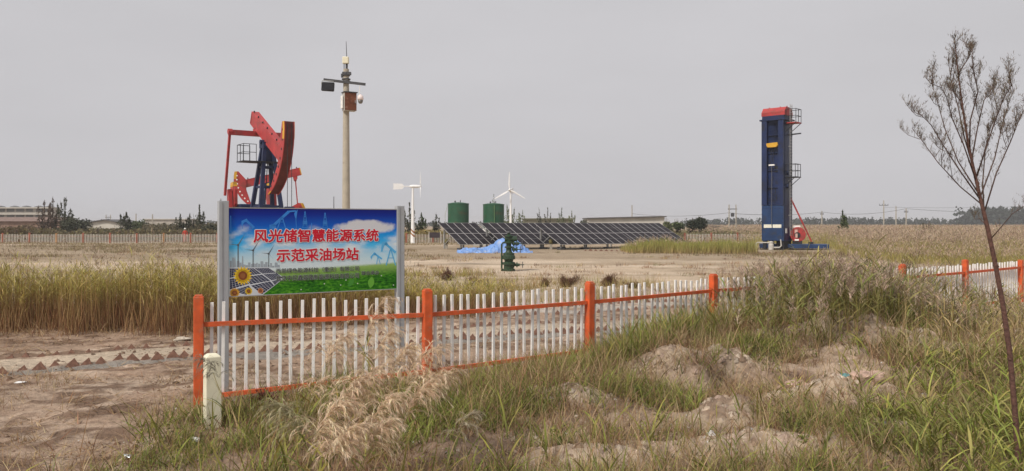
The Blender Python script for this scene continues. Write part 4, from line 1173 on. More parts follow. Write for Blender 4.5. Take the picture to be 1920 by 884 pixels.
# printed face
m_print = bpy.data.materials.new('printed landscape'); m_print.use_nodes = True
n = m_print.node_tree.nodes; l = m_print.node_tree.links; b = n['Principled BSDF']
b.inputs['Roughness'].default_value = .55; b.inputs['Specular IOR Level'].default_value = .12
tc = n.new('ShaderNodeTexCoord'); sx_ = n.new('ShaderNodeSeparateXYZ'); l.new(tc.outputs['Object'], sx_.inputs[0])
def math_(op, a, b_=None, clamp=False):
    q = n.new('ShaderNodeMath'); q.operation = op; q.use_clamp = clamp
    for i, v in enumerate((a, b_)):
        if v is None: continue
        if isinstance(v, (int, float)): q.inputs[i].default_value = v
        else: l.new(v, q.inputs[i])
    return q.outputs[0]
def ramp(fac, stops):
    r = n.new('ShaderNodeValToRGB'); e = r.color_ramp.elements
    while len(e) > 1: e.remove(e[-1])
    e[0].position = stops[0][0]; e[0].color = (*stops[0][1], 1)
    for p, c in stops[1:]:
        q = e.new(p); q.color = (*c, 1)
    l.new(fac, r.inputs[0]); return r.outputs[0]
def mixc(f, a, b_):
    q = n.new('ShaderNodeMixRGB'); l.new(f, q.inputs[0]) if not isinstance(f, (int, float)) else None
    for i, v in ((1, a), (2, b_)):
        if isinstance(v, tuple): q.inputs[i].default_value = (*v, 1)
        else: l.new(v, q.inputs[i])
    return q.outputs[0]
def noise_(scale, detail=5, vec=None, sz=(1, 1, 1)):
    mp = n.new('ShaderNodeMapping'); mp.inputs['Scale'].default_value = sz; l.new(tc.outputs['Object'], mp.inputs[0])
    q = n.new('ShaderNodeTexNoise'); q.inputs['Scale'].default_value = scale; q.inputs['Detail'].default_value = detail; l.new(mp.outputs[0], q.inputs[0]); return q.outputs['Fac']
def mrange(v, a, b_):
    q = n.new('ShaderNodeMapRange'); q.interpolation_type = 'SMOOTHSTEP'; q.inputs[1].default_value = a; q.inputs[2].default_value = b_; l.new(v, q.inputs[0]); return q.outputs[0]
hgt_ = ZT - ZB
v01 = math_('DIVIDE', math_('SUBTRACT', sx_.outputs['Z'], ZB), hgt_)
u01 = math_('DIVIDE', sx_.outputs['X'], SW)
skyc = ramp(v01, [(.28, (.70, .80, .82)), (.40, (.52, .76, .86)), (.55, (.08, .52, .90)), (.68, (.02, .33, .82)), (.80, (.010, .11, .55)), (.93, (.010, .030, .30)), (1, (.010, .016, .19))])
cl1 = noise_(2.2, 6, sz=(1, 1, 1.8))
band = math_('MULTIPLY', mrange(v01, .35, .50), math_('SUBTRACT', 1.0, mrange(v01, .60, .76)))
cm = mrange(math_('ADD', cl1, math_('MULTIPLY', band, .22)), .60, .84)
skyc = mixc(math_('MULTIPLY', cm, math_('SUBTRACT', 1.0, mrange(v01, .72, .86))), skyc, (.78, .82, .84))
# big cloud at the upper right
du = math_('DIVIDE', math_('SUBTRACT', u01, .80), .19); dv = math_('DIVIDE', math_('SUBTRACT', v01, .785), .085)
rr = math_('ADD', math_('MULTIPLY', du, du), math_('MULTIPLY', dv, dv))
cloud = math_('SUBTRACT', 1.0, mrange(math_('ADD', rr, math_('MULTIPLY', math_('SUBTRACT', noise_(6, 6), .5), 2.2)), .55, 1.35))
skyc = mixc(math_('MULTIPLY', cloud, .92), skyc, (.74, .74, .74))
# central glow band of white mist
du2 = math_('DIVIDE', math_('SUBTRACT', u01, .45), .42); dv2 = math_('DIVIDE', math_('SUBTRACT', v01, .42), .18)
rr2 = math_('ADD', math_('MULTIPLY', du2, du2), math_('MULTIPLY', dv2, dv2))
mist = math_('SUBTRACT', 1.0, mrange(math_('ADD', rr2, math_('MULTIPLY', math_('SUBTRACT', cl1, .5), 1.4)), .15, 1.3))
skyc = mixc(math_('MULTIPLY', mist, .5), skyc, (.70, .76, .78))
gn = noise_(26, 6, sz=(.7, 1, 1.6)); gl = noise_(3.2, 3)
grc = ramp(math_('ADD', math_('MULTIPLY', gn, .6), math_('MULTIPLY', gl, .4)), [(.32, (.006, .045, .006)), (.46, (.03, .17, .012)), (.57, (.09, .32, .02)), (.72, (.22, .45, .07))])
hor = math_('ADD', math_('MULTIPLY', u01, .085), .235)
grc = mixc(mrange(math_('SUBTRACT', v01, hor), -.16, .02), grc, (.30, .48, .13))
gmask = math_('SUBTRACT', 1.0, mrange(math_('ADD', math_('SUBTRACT', v01, hor), math_('MULTIPLY', math_('SUBTRACT', gn, .5), .02)), -.012, .03))
face_c = mixc(gmask, skyc, grc)
l.new(face_c, b.inputs['Base Color'])
mb = MB(); mb.box((SW / 2, .01, (ZB + ZT) / 2), (SW, .02, ZT - ZB)); mb.build('printed_panel', m_print, sign)
mb = MB()
for z_ in (ZB - .006, ZT + .006): mb.box((SW / 2, .012, z_), (SW, .03, .012))
mb.build('panel_trim', m_alu, sign)
m_post = mat('grey painted post', (.40, .42, .44), .45, metal=.15, var=.06, scale=3, dirt=(.33, .31, .28), dirt_amt=.1)
for (xx, w_, zt2) in ((-.066, .125, 2.552), (SW + .06, .115, 2.515)):
    mb = MB(); mb.box((xx, .03, zt2 / 2 - .1), (w_, .11, zt2 + .2), ch=.006); pl_ = mb.build('post', m_post, sign)
    mb = MB(); mb.box((xx + (-.022), -.0275, zt2 / 2 - .1), (.012, .006, zt2 + .16)); mb.build('post_seam', mat('post groove', (.30, .31, .32), .5), pl_)
mb = MB()
for z_ in (ZB + .15, ZT - .15): mb.box((SW / 2, .045, z_), (SW, .04, .05))
mb.build('rail', m_post, sign)
# flat prints on the face
YF = -.001
def flat(name, polys, col, y, rough=.4, parent=None):
    mb = MB()
    for p in polys: mb.add([(q[0], y, q[1]) for q in p], [tuple(range(len(p)))])
    return mb.build(name, mat('print ' + name + str(round(col[0] * 1000)) + str(round(col[1] * 1000)), col, rough, var=.04), parent or sign)
def cp(*pts): return [sp_(*p) for p in pts]
def seg(a, b_, w_):
    a = Vector(a); b_ = Vector(b_); d_ = (b_ - a).normalized(); nn = Vector((-d_.y, d_.x)) * w_ / 2
    return [sp_(*(a + nn)), sp_(*(b_ + nn)), sp_(*(b_ - nn)), sp_(*(a - nn))]
LB = (.035, .24, .72)
flat('printed_pumpjack', [seg((440, 195), (590, 60), 26), cp((640, 75), (672, 40), (660, 130), (648, 120), (640, 90)), seg((655, 120), (660, 220), 6), seg((520, 110), (480, 225), 10), seg((525, 110), (560, 225), 10), seg((500, 160), (545, 160), 6), seg((430, 180), (420, 220), 8), cp((405, 185), (460, 185), (470, 225), (405, 225)), seg((590, 60), (655, 55), 14)], LB, YF - .0004)
flat('printed_pumpjack', [cp((140, 150), (190, 128), (205, 150), (165, 165), (150, 190), (140, 200)), seg((185, 145), (260, 215), 22), seg((150, 190), (152, 225), 5), seg((225, 180), (215, 225), 6), seg((225, 180), (245, 225), 6)], LB, YF - .0004)
flat('printed_pumpjack', [cp((1360, 490), (1400, 445), (1420, 465), (1385, 480), (1370, 515)), seg((1400, 460), (1470, 510), 16), cp((1470, 350), (1510, 340), (1530, 370), (1490, 385), (1475, 440), (1462, 440)), seg((1500, 360), (1600, 450), 22), seg((1550, 420), (1510, 570), 10), seg((1555, 420), (1600, 570), 10), seg((1530, 500), (1580, 500), 6), seg((1430, 490), (1420, 560), 6), seg((1435, 490), (1455, 560), 6)], (.10, .45, .80), YF - .0004)
def derrick(cx, top, bot, wd):
    ps = [seg((cx - 2, top), (cx - wd, bot), 6), seg((cx + 2, top), (cx + wd, bot), 6)]
    for f in (.3, .5, .65, .8, .97): ps.append(seg((cx - wd * f - 2, top + (bot - top) * f), (cx + wd * f + 2, top + (bot - top) * f), 5))
    ps.append(cp((cx - wd * .9, top + (bot - top) * .55), (cx + wd * .9, top + (bot - top) * .55), (cx + wd * 1.0, top + (bot - top) * .75), (cx - wd * 1.0, top + (bot - top) * .75)))
    return ps
flat('printed_derrick', derrick(742, 60, 220, 22), LB, YF - .0004)
flat('printed_derrick', derrick(932, 72, 220, 22), LB, YF - .0004)
flat('printed_derrick', [seg((805, 170), (805, 225), 8), seg((38, 100), (40, 270), 8)], LB, YF - .0004)
DK = (.14, .16, .18)
for (hx, hy, by, bl, k) in ((108, 378, 585, 90, 1), (250, 428, 585, 78, .8), (398, 460, 583, 70, .6)):
    ps = [seg((hx, hy), (hx, by), 8 * k + 3)]
    for a_ in (-125, 5, 118):
        q = R(a_) if a_ != 118 else R(60)
        if a_ == -125: e = (hx + bl * .78, hy - bl * 1.25)
        elif a_ == 5: e = (hx - bl * 1.05, hy - 8)
        else: e = (hx + bl * .8, hy + bl * .95)
        ps.append(cp((hx - 4, hy - 4), e, (hx + 4, hy + 4)))
    ps.append(cp((hx - 9, hy - 8), (hx + 9, hy - 8), (hx + 9, hy + 8), (hx - 9, hy + 8)))
    flat('printed_wind_turbine', ps, DK, YF - .0005)
sk = []
x_ = 30
for k in range(22):
    w_ = random.uniform(12, 26); h_ = random.uniform(15, 60) if k > 5 else random.uniform(40, 110)
    if k in (2, 5): sk.append(cp((x_, 590), (x_ + 5, 590 - h_ - 20), (x_ + 12, 480), (x_ + w_, 590)))
    else: sk.append(cp((x_, 590), (x_, 590 - h_), (x_ + w_, 590 - h_), (x_ + w_, 590)))
    x_ += w_ + random.uniform(-3, 6)
flat('printed_skyline', sk, (.36, .42, .47), YF - .0003)
# printed solar panels at the lower left
flat('printed_solar_panel', [cp((22, 592), (400, 590), (545, 690), (335, 855), (22, 862))], (.62, .66, .70), YF - .0006)
cells = []
def quad_bi(a, b_, c, d_, u, v):
    a, b_, c, d_ = map(Vector, (a, b_, c, d_)); return (a * (1 - u) + b_ * u) * (1 - v) + (d_ * (1 - u) + c * u) * v
for (a, b_, c, d_) in (((28, 600), (118, 600), (150, 660), (28, 690)), ((125, 600), (255, 598), (330, 650), (160, 672)), ((262, 598), (395, 596), (470, 640), (340, 650)), ((28, 700), (150, 675), (215, 745), (28, 800)), ((162, 682), (335, 658), (415, 715), (225, 750)), ((345, 656), (475, 645), (535, 690), (425, 712)), ((28, 812), (210, 762), (240, 800), (190, 850), (28, 856))[:4], ((228, 762), (412, 722), (450, 760), (335, 845)), ((428, 720), (520, 697), (460, 752), (455, 756))):
    nu, nv = 6, 5
    for i in range(nu):
        for j in range(nv):
            q = [quad_bi(a, b_, c, d_, u, v) for (u, v) in (((i + .06) / nu, (j + .06) / nv), ((i + .94) / nu, (j + .06) / nv), ((i + .94) / nu, (j + .94) / nv), ((i + .06) / nu, (j + .94) / nv))]
            cells.append([sp_(*p) for p in q])
flat('printed_solar_cells', cells, (.010, .014, .06), YF - .0009)
def sunflower(cx, cy, r, col=(.88, .60, .03)):
    ps = []
    for ring_, nn, rr_ in ((0, 18, 1.0), (1, 16, .82)):
        for k in range(nn):
            a_ = 2 * math.pi * (k + .5 * ring_) / nn; d_ = Vector((math.cos(a_), math.sin(a_))); p_ = Vector((-d_.y, d_.x)); c_ = Vector((cx, cy))
            ps.append([sp_(*(c_ + d_ * r * f + p_ * r * g)) for f, g in ((.35, -.06), (.7 * rr_, -.13), (rr_, 0), (.7 * rr_, .13), (.35, .06))])
    o = flat('printed_sunflower', ps, col, YF - .0014)
    circ = lambda rad: [[sp_(cx + rad * math.cos(2 * math.pi * k / 24), cy + rad * math.sin(2 * math.pi * k / 24)) for k in range(24)]]
    flat('flower_disc', circ(r * .46), (.22, .06, .015), YF - .0018, parent=o); flat('flower_disc', circ(r * .26), (.30, .11, .03), YF - .0022, parent=o)
sunflower(152, 668, 92); sunflower(75, 832, 52, (.78, .42, .05)); sunflower(208, 815, 38); sunflower(320, 812, 30, (.72, .30, .12))
def leaf(cx, cy, L, w_, ang, col):
    c_ = Vector((cx, cy)); d_ = Vector((math.sin(ang), -math.cos(ang))); p_ = Vector((-d_.y, d_.x)); a = []
    for k in range(13): t_ = k / 12; a.append(c_ + d_ * L * (t_ - .5) + p_ * w_ * math.sin(math.pi * t_) ** .8)
    for k in range(11, 0, -1): t_ = k / 12; a.append(c_ + d_ * L * (t_ - .5) - p_ * w_ * math.sin(math.pi * t_) ** .8)
    flat('printed_leaf', [[sp_(*q) for q in a]], col, YF - .0006)
leaf(1368, 732, 108, 30, R(8), (.14, .42, .04)); leaf(1178, 735, 95, 22, R(35), (.06, .27, .03))
dots = []
for (cx, cy) in ((705, 800), (925, 745), (1080, 757), (1240, 742), (1465, 668), (1580, 757), (1130, 710)):
    dots.append([sp_(cx + 6 * math.cos(k), cy + 6 * math.sin(k)) for k in range(6)])
flat('printed_butterfly', dots, (.70, .75, .62), YF - .0006)
# lettering
def text_mesh(t_):
    cu = bpy.data.curves.new('lettering', 'FONT'); cu.body = t_; cu.size = 1; cu.resolution_u = 3
    o = bpy.data.objects.new('lettering', cu); COL.objects.link(o)
    dg = bpy.context.evaluated_depsgraph_get(); me = bpy.data.meshes.new_from_object(o.evaluated_get(dg))
    c = np.zeros(len(me.vertices) * 3); me.vertices.foreach_get('co', c)
    f = [tuple(p.vertices) for p in me.polygons]; bpy.data.objects.remove(o); return c.reshape(-1, 3), f
def lettering(t_, x0, x1, y0, y1, bold, col, yy, outline=None):
    """fit text t_ to the zoomed box x0..x1 (crop px) and y0..y1; strokes are thickened by laying shifted copies over each other"""
    a = sp_(x0, (y0 + y1) / 2); b_ = sp_(x1, (y0 + y1) / 2); top = sp_((x0 + x1) / 2, y0)[1]; bot = sp_((x0 + x1) / 2, y1)[1]
    c, f = text_mesh(t_); lo = c.min(0); hi = c.max(0)
    kx = (b_[0] - a[0]) / (hi[0] - lo[0]); kz = (top - bot) / (hi[1] - lo[1])
    def place(rad, y, m, nm):
        offs = [(0, 0)] + ([(rad * math.cos(k * math.pi / 6), rad * math.sin(k * math.pi / 6)) for k in range(12)] if rad else [])
        if rad > .04: offs += [(q[0] * .5, q[1] * .5) for q in offs[1:]]
        mb = MB()
        for i, (dx, dz) in enumerate(offs):
            mb.add([(a[0] + (p[0] - lo[0] + dx) * kx, y + i * .00004, bot + (p[1] - lo[1] + dz) * kz) for p in c], f)
        return mb.build(nm, m, sign, fix=False)
    if outline: place(bold + outline[0], yy + .0016, outline[1], 'lettering_outline')
    return place(bold, yy, col, 'lettering')
m_lr = mat('red print', (.62, .008, .03), .4, var=.03); m_lw = mat('white print', (.86, .82, .82), .4, var=.03); m_lk = mat('black print', (.045, .05, .05), .4, var=.03); m_lp = mat('pale print', (.66, .72, .66), .4, var=.03)
lettering('风光储智慧能源系统', 256, 1434, 230, 346, .030, m_lr, -.0060, (.044, m_lw))
lettering('示范采油场站', 474, 1246, 412, 526, .030, m_lr, -.0060, (.044, m_lw))
lettering('西部绿色能源科技（重庆）有限公司', 466, 1252, 588, 634, .010, m_lk, -.0060, (.020, m_lp))
lettering('北京中民鑫骏隆新能源科技有限公司', 466, 1252, 654, 706, .010, m_lk, -.0060, (.020, m_lp))
lettering('联合承办', 1276, 1444, 622, 660, .010, m_lk, -.0060, (.020, m_lp))

# ================================================================== NEAR FENCE
TOP = 1.363
def fence_run(idx, label, last):
    o0 = FP[idx[0]]
    t = thing('picket_fence', label, 'fence', (o0[0], o0[1], 0))
    def L_(p): return Vector((p[0] - o0[0], p[1] - o0[1], 0))
    nb = 0
    for k in idx:
        if k == idx[-1] and not last: continue
        p = L_(FP[k]); dx = FP[min(k + 1, len(FP) - 1)][0] - FP[max(k - 1, 0)][0]; dy = FP[min(k + 1, len(FP) - 1)][1] - FP[max(k - 1, 0)][1]
        mb = MB(); ang = math.atan2(dy, dx)
        mb.box((p.x, p.y, TOP / 2 - .15), (.118, .118, TOP + .3), ang, ch=.012); po = mb.build('post', m_org, t)
        po.rotation_euler = (R(random.uniform(-.4, .4)), R(random.uniform(-.4, .4)), 0)
        mb = MB(); mb.box((p.x, p.y, TOP + .008), (.09, .09, .022), ang, ch=.008); mb.build('post_cap', m_org, po)
    for a_, b_ in zip(idx[:-1], idx[1:]):
        p = L_(FP[a_]); q = L_(FP[b_]); d_ = (q - p); L = d_.length; d_.normalize(); nn = Vector((d_.y, -d_.x, 0))
        zr0 = 1.018 + .012 * a_; zr1 = 1.03 + .012 * a_
        bz0 = .13 if a_ == 0 else .27; bz1 = .27 if a_ == 0 else .30
        mb = MB(); mb.bar(p + d_ * .06 + nn * .012 + Vector((0, 0, zr0)), q - d_ * .06 + nn * .012 + Vector((0, 0, zr1)), .04, .056); mb.build('rail', m_org, t)
        mb = MB(); mb.bar(p + d_ * .06 + nn * .012 + Vector((0, 0, bz0)), q - d_ * .06 + nn * .012 + Vector((0, 0, bz1)), .04, .054); mb.build('rail', m_org, t)
        n_ = 20
        for i in range(n_):
            f = (i + 1.0) / (n_ + .95)
            c = p + d_ * L * f - nn * .030
            zt_ = 1.275 + random.uniform(-.02, .016) - .0 ; zb_ = (bz0 + (bz1 - bz0) * f) - .10 + random.uniform(-.015, .015)
            mb = MB()
            ang = math.atan2(d_.y, d_.x)
            mb.box((0, 0, (zt_ + zb_) / 2), (.039, .030, zt_ - zb_), ang, ch=.004)
            o = mb.build('picket', m_wht, t); o.location = c; o.rotation_euler = (random.uniform(-.008, .008), random.uniform(-.014, .014), random.uniform(-.08, .08))
fence_run([0, 1, 2, 3, 4], 'white picket fence with orange posts running in front of the billboard', False)
fence_run([4, 5, 6, 7, 8], 'white picket fence section with orange posts at right edge, half hidden by reeds', True)

# cream stone pillar
D = 8.7; x = (398 - 960) / F * D
m_cream = mat('cream painted concrete', (.74, .71, .55), .7, var=.10, scale=5, dirt=(.45, .40, .28), dirt_amt=.12, dscale=6)
mb = MB(); M_ = Matrix.Rotation(R(33), 4, 'Z'); mb.M = M_
hw, tw, ht = .085, .078, .82
mb.add([(-hw, -hw, -.3), (hw, -hw, -.3), (hw, hw, -.3), (-hw, hw, -.3), (-tw, -tw, ht - .03), (tw, -tw, ht - .03), (tw, tw, ht - .03), (-tw, tw, ht - .03), (-tw * .6, -tw * .6, ht), (tw * .6, -tw * .6, ht), (tw * .6, tw * .6, ht), (-tw * .6, tw * .6, ht)],
       [(0, 1, 5, 4), (1, 2, 6, 5), (2, 3, 7, 6), (3, 0, 4, 7), (4, 5, 9, 8), (5, 6, 10, 9), (6, 7, 11, 10), (7, 4, 8, 11), (8, 9, 10, 11), (3, 2, 1, 0)])
o = mb.build('marker_pillar', m_cream); o.location = (x, D, 0)
md = o.modifiers.new('bevel', 'BEVEL'); md.width = .006; md.segments = 2
tag(o, 'short cream square pillar in the weeds before the first orange post', 'pillar')

# ================================================================== ROCKS AND LITTER
m_rock = mat('pale stone', (.46, .40, .33), .9, var=.22, scale=14, bumpv=.6)
def rock(name, px, py, size, label, m, cat, sq=.6, D=None, seed=1, grp=None):
    D = D or GD(py); x = (px - 960) / F * D
    bm = bmesh.new(); bmesh.ops.create_icosphere(bm, subdivisions=3, radius=1)
    for v in bm.verts:
        c = v.co
        k = 1 + .5 * (float(fbm(np.array([c.x * 1.3 + seed * 5]), np.array([c.y * 1.3 + c.z * 2]), seed)[0]) - .5) + .15 * math.copysign(1, math.sin(c.x * 4 + seed)) * (abs(c.z) > .3)
        v.co = Vector((c.x * size * k, c.y * size * .6 * k, c.z * size * sq * k))
    me = bpy.data.meshes.new(name); bm.to_mesh(me); bm.free()
    o = link_mesh(name, me, m); o.location = (x, D, hz(x, D) + size * sq * .35); o.rotation_euler = (random.uniform(-.2, .2), random.uniform(-.2, .2), random.uniform(-.6, .6))
    return tag(o, label, cat, grp)
m_lit = mat('white litter', (.74, .73, .72), .5, var=.1); m_teal = mat('faded teal mesh', (.10, .26, .27), .8, var=.5, scale=30, bumpv=.5); m_clay = mat('pinkish clay', (.42, .29, .23), .95, var=.25, scale=12, bumpv=.7)
rock('stone', 341, 637, .17, 'pale elongated stone near the reeds left of the orange post', m_rock, 'stone', .28, seed=2)
rock('litter', 38, 722, .075, 'white scrap on the mud at the left edge', m_lit, 'litter', .2, seed=3)
rock('litter', 366, 830, .05, 'crumpled white can in weeds below the cream pillar', m_lit, 'litter', .7, seed=4)
rock('litter', 240, 858, .05, 'shiny grey wrapper on sand at lower left', mat('foil', (.4, .45, .5), .25, metal=.5, var=.4, scale=40), 'litter', .5, seed=5)
rock('stone', 1028, 783, .085, 'pale stone lying in dry grass below the fence middle', m_rock, 'stone', .5, seed=6)
rock('stone', 1070, 777, .05, 'small pale stone just right of the one in dry grass', m_rock, 'stone', .6, seed=7)
rock('stone', 1334, 835, .055, 'white stone at the foot of the sandy lump, bottom right', m_lit, 'stone', .7, seed=8)
rock('clay_lump', 1500, 770, .26, 'flat pinkish clay lump left of the teal netting', m_clay, 'clay lump', .35, D=9.9, seed=9)
rock('clay_lump', 1625, 765, .24, 'pinkish clay lump right of the teal netting', m_clay, 'clay lump', .4, D=9.7, seed=10)
rock('netting', 1580, 752, .17, 'crumpled teal netting on the rubble beside the hollow', m_teal, 'netting', .6, D=10.0, seed=12)
rock('netting', 1637, 742, .09, 'small teal and white bag on top of the rubble', m_teal, 'bag', .6, D=10.2, seed=13)
rock('litter', 1733, 750, .05, 'white scrap at the right end of the rubble', m_lit, 'litter', .5, D=9.9, seed=14)

def rubble(N, fn, x0, x1, y0, y1, smin, smax, name, label, cols):
    x = rng.uniform(x0, x1, N); y = rng.uniform(y0, y1, N); kp = rng.random(N) < fn(x, y); x, y = x[kp], y[kp]; N = len(x)
    base_ = np.array([(0, 0, 1), (1.1, 0, -.7), (.3, 1.05, -.7), (-.9, .65, -.7), (-.9, -.65, -.7), (.3, -1.05, -.7), (.55, .3, .65), (-.5, .45, .6), (-.1, -.65, .6)], float)
    fcs = np.array([(0, 6, 7), (0, 7, 8), (0, 8, 6), (6, 1, 2), (6, 2, 7), (7, 2, 3), (7, 3, 4), (7, 4, 8), (8, 4, 5), (8, 5, 1), (8, 1, 6)])
    sz = smin * (smax / smin) ** (rng.random(N) ** 2.2)
    V = base_[None] * (1 + rng.normal(0, .22, (N, 9, 3))); a = rng.uniform(0, 6.28, N); ca, sa = np.cos(a)[:, None], np.sin(a)[:, None]
    V = np.stack([V[..., 0] * ca - V[..., 1] * sa, V[..., 0] * sa + V[..., 1] * ca, V[..., 2] * rng.uniform(.6, 1.0, (N, 1))], -1) * sz[:, None, None]
    V += np.stack([x, y, hgt(x, y) - sz * .3], 1)[:, None, :]
    me = bpy.data.meshes.new(name); me.vertices.add(N * 9); me.vertices.foreach_set('co', V.astype(np.float32).ravel())
    T = (fcs[None] + np.arange(N)[:, None, None] * 9).reshape(-1, 3)
    me.loops.add(T.size); me.loops.foreach_set('vertex_index', T.astype(np.int32).ravel()); me.polygons.add(len(T)); me.polygons.foreach_set('loop_start', np.arange(0, T.size, 3, dtype=np.int32))
    at = me.color_attributes.new('Col', 'FLOAT_COLOR', 'POINT'); c_ = np.ones((N, 9, 4)); c_[..., :3] = (np.asarray(cols)[rng.choice(len(cols), N)] * rng.uniform(.8, 1.2, (N, 1)))[:, None]
    at.data.foreach_set('color', c_.astype(np.float32).ravel()); me.update(); me.validate()
    tag(link_mesh(name, me, mg), label, 'rubble', kind='stuff')
SOILC = [(.54, .43, .33), (.46, .35, .26), (.60, .50, .40), (.34, .24, .17), (.52, .39, .32)]
heap = lambda x, y: np.clip(heapf(x, y) + .05, 0, 1)
rubble(30000, heap, -2, 8, 6, 14, .012, .07, 'rubble', 'sandy clods and rubble among the foreground weeds', SOILC)
rubble(9000, lambda x, y: sstep(.45, .65, fbm(x / .9, y / .6, 201)) * (y < 17), -11, 2, 6, 17, .012, .07, 'rubble', 'dark crumbled soil clods over the bare dirt at left', [(.20, .125, .085), (.28, .19, .135), (.36, .26, .19), (.15, .10, .07)])
rubble(900, lambda x, y: np.where(y < fence_y(x), 1, 0) * .5, -4.5, 8, 6, 14, .012, .028, 'rubble', 'tiny white scraps and pebbles strewn through the weeds', [(.70, .69, .66), (.62, .60, .55)])

# ================================================================== VEGETATION
def scatter(x0, x1, y0, y1, dens):
    N = int((x1 - x0) * (y1 - y0) * dens)
    x = rng.uniform(x0, x1, N); y = rng.uniform(y0, y1, N)
    return x, y
def pos(x, y): return np.stack([x, y, hgt(x, y) - .01], 1)

DRY = [(.42, .31, .17), (.36, .24, .13), (.32, .20, .11), (.50, .39, .23)]
BR = [(.20, .11, .065), (.15, .085, .055), (.26, .145, .08)]
GREEN = [(.15, .185, .042), (.21, .235, .055), (.11, .14, .04), (.26, .26, .07)]
YG = [(.36, .31, .075), (.30, .28, .065), (.40, .32, .11), (.25, .26, .06)]
PINK = [(.47, .35, .265), (.42, .305, .24), (.52, .40, .30), (.38, .29, .22)]

def reeds(vg, x, y, h, base, mid, tip, nleaf, leafL, leafW, plume=0, stemW=.008, lean=.07, pcols=PINK, plumeL=.13, plumeW=.01, fmin=.12):
    N = len(x)
    if N == 0: return
    P = pos(x, y); az = rng.uniform(0, 6.28, N)
    c0 = pick(base, N); c1 = pick(mid, N)
    ln = np.abs(rng.normal(0, lean, N)); cv = rng.normal(.08, .08, N)
    tips = vg.add(P, h, stemW, az, ln, cv, c0, c1, 4, taper=.35)
    dirh = np.stack([np.cos(az), np.sin(az), np.zeros(N)], 1)
    for k in range(nleaf):
        f = rng.uniform(fmin, .97, N)
        ang = (ln + cv * f * .5)
        Q_ = P + dirh * (np.sin(ang) * h * f)[:, None] + np.array([0, 0, 1.]) * (np.cos(ang) * h * f)[:, None]
        cc = c0 * (1 - f[:, None]) + pick(tip, N) * f[:, None]
        vg.add(Q_, leafL * rng.uniform(.5, 1.2, N), leafW * rng.uniform(.6, 1.2, N), rng.uniform(0, 6.28, N), rng.uniform(.25, .8, N), rng.uniform(.4, 1.5, N), cc, cc * .5 + pick(tip, N) * .5, 3, mid=True)
    if plume:
        pa = rng.uniform(0, 6.28, N)
        for k in range(plume):
            f = k / plume
            Q_ = tips - np.array([0, 0, 1.]) * (plumeL * 1.3 * f) + rng.normal(0, .01, (N, 3))
            cc = pick(pcols, N)
            vg.add(Q_, plumeL * rng.uniform(.6, 1.2, N) * (.6 + .5 * f), plumeW, pa + rng.normal(0, .9, N), rng.uniform(.2, .8, N), rng.uniform(.6, 1.5, N), cc, cc * 1.05, 2, mid=True)

# R1 reed bed at the left, thinning out behind the billboard
vg = Veg()
x, y = scatter(-17, .2, 15.5, 23.5, 150)
front = 16.5 + 1.3 * (fbm(x / .9, y * 0, 101) - .5) + .35 * rng.normal(0, 1, len(x)) * (rng.random(len(x)) < .3) + np.where(x > -5.5, (x + 5.5) * .62, 0)
back = np.minimum(front + 4.3, 23.5)
dd = (y - front) / 4.3
keep = (y > front) & (y < back) & (rng.random(len(x)) < np.clip(1.1 - dd * .9, .25, 1)) & (rng.random(len(x)) < np.clip((.5 - x) / 3, .15, 1))
x, y, dd = x[keep], y[keep], dd[keep]
hh = (1.42 - .22 * dd) * (.50 + .80 * fbm(x / .9, y / .9, 102)) * rng.uniform(.68, 1.10, len(x)) * np.interp(x, [-17, -4.5, -2.5, .3], [1, 1, .72, .42])
REDB = [(.20, .09, .055), (.17, .075, .05), (.30, .18, .09), (.26, .14, .08)]
reeds(vg, x, y, hh, REDB, [(.44, .33, .10), (.36, .30, .08), (.50, .37, .14)], [(.46, .40, .09), (.38, .36, .08), (.54, .44, .14), (.56, .44, .20), (.30, .31, .07)], 5, .30, .012, 0, .012, fmin=.5)
kb = dd < .35; nb_ = kb.sum() * 5
xb = np.repeat(x[kb], 5) + rng.normal(0, .06, nb_); yb = np.repeat(y[kb], 5) + rng.normal(-.1, .15, nb_)
vg.add(pos(xb, yb), rng.uniform(.25, .95, nb_) * np.interp(xb, [-17, -4.5, -2.5, .3], [1, 1, .8, .6]), rng.uniform(.007, .014, nb_), rng.uniform(0, 6.28, nb_), rng.uniform(0, .28, nb_), rng.uniform(0, .5, nb_), pick([(.17, .075, .05), (.24, .115, .065), (.34, .20, .10), (.42, .28, .14)], nb_), pick([(.30, .16, .08), (.40, .25, .11), (.24, .12, .07), (.46, .34, .15)], nb_), 4)
s3 = rng.random(len(x)) < .05
reeds(vg, x[s3], y[s3], hh[s3] * 1.36, REDB, DRY, DRY, 1, .2, .009, 9, .007, pcols=[(.34, .27, .20), (.28, .22, .16)], plumeW=.013, plumeL=.16)
s2 = rng.random(len(x)) < .16
reeds(vg, x[s2], y[s2], hh[s2] * 1.16, REDB, YG, YG, 1, .25, .009, 7, .007, pcols=[(.42, .33, .25), (.36, .28, .20)], plumeW=.012)
xx, yy = scatter(-16, 0, 15.6, 19.5, 130)
fr = 16.5 + np.where(xx > -5.5, (xx + 5.5) * .62, 0); kp = (np.abs(yy - fr) < .8)
vg.add(pos(xx[kp], yy[kp]), rng.uniform(.2, .6, kp.sum()), .007, rng.uniform(0, 6.28, kp.sum()), rng.uniform(.5, 1.35, kp.sum()), .4, pick(REDB + DRY, kp.sum()), pick(DRY, kp.sum()), 3)
tag(vg.build('reeds', M_LEAF), 'dense yellow green reed bed with red brown stalks behind the billboard', 'reeds', kind='stuff')

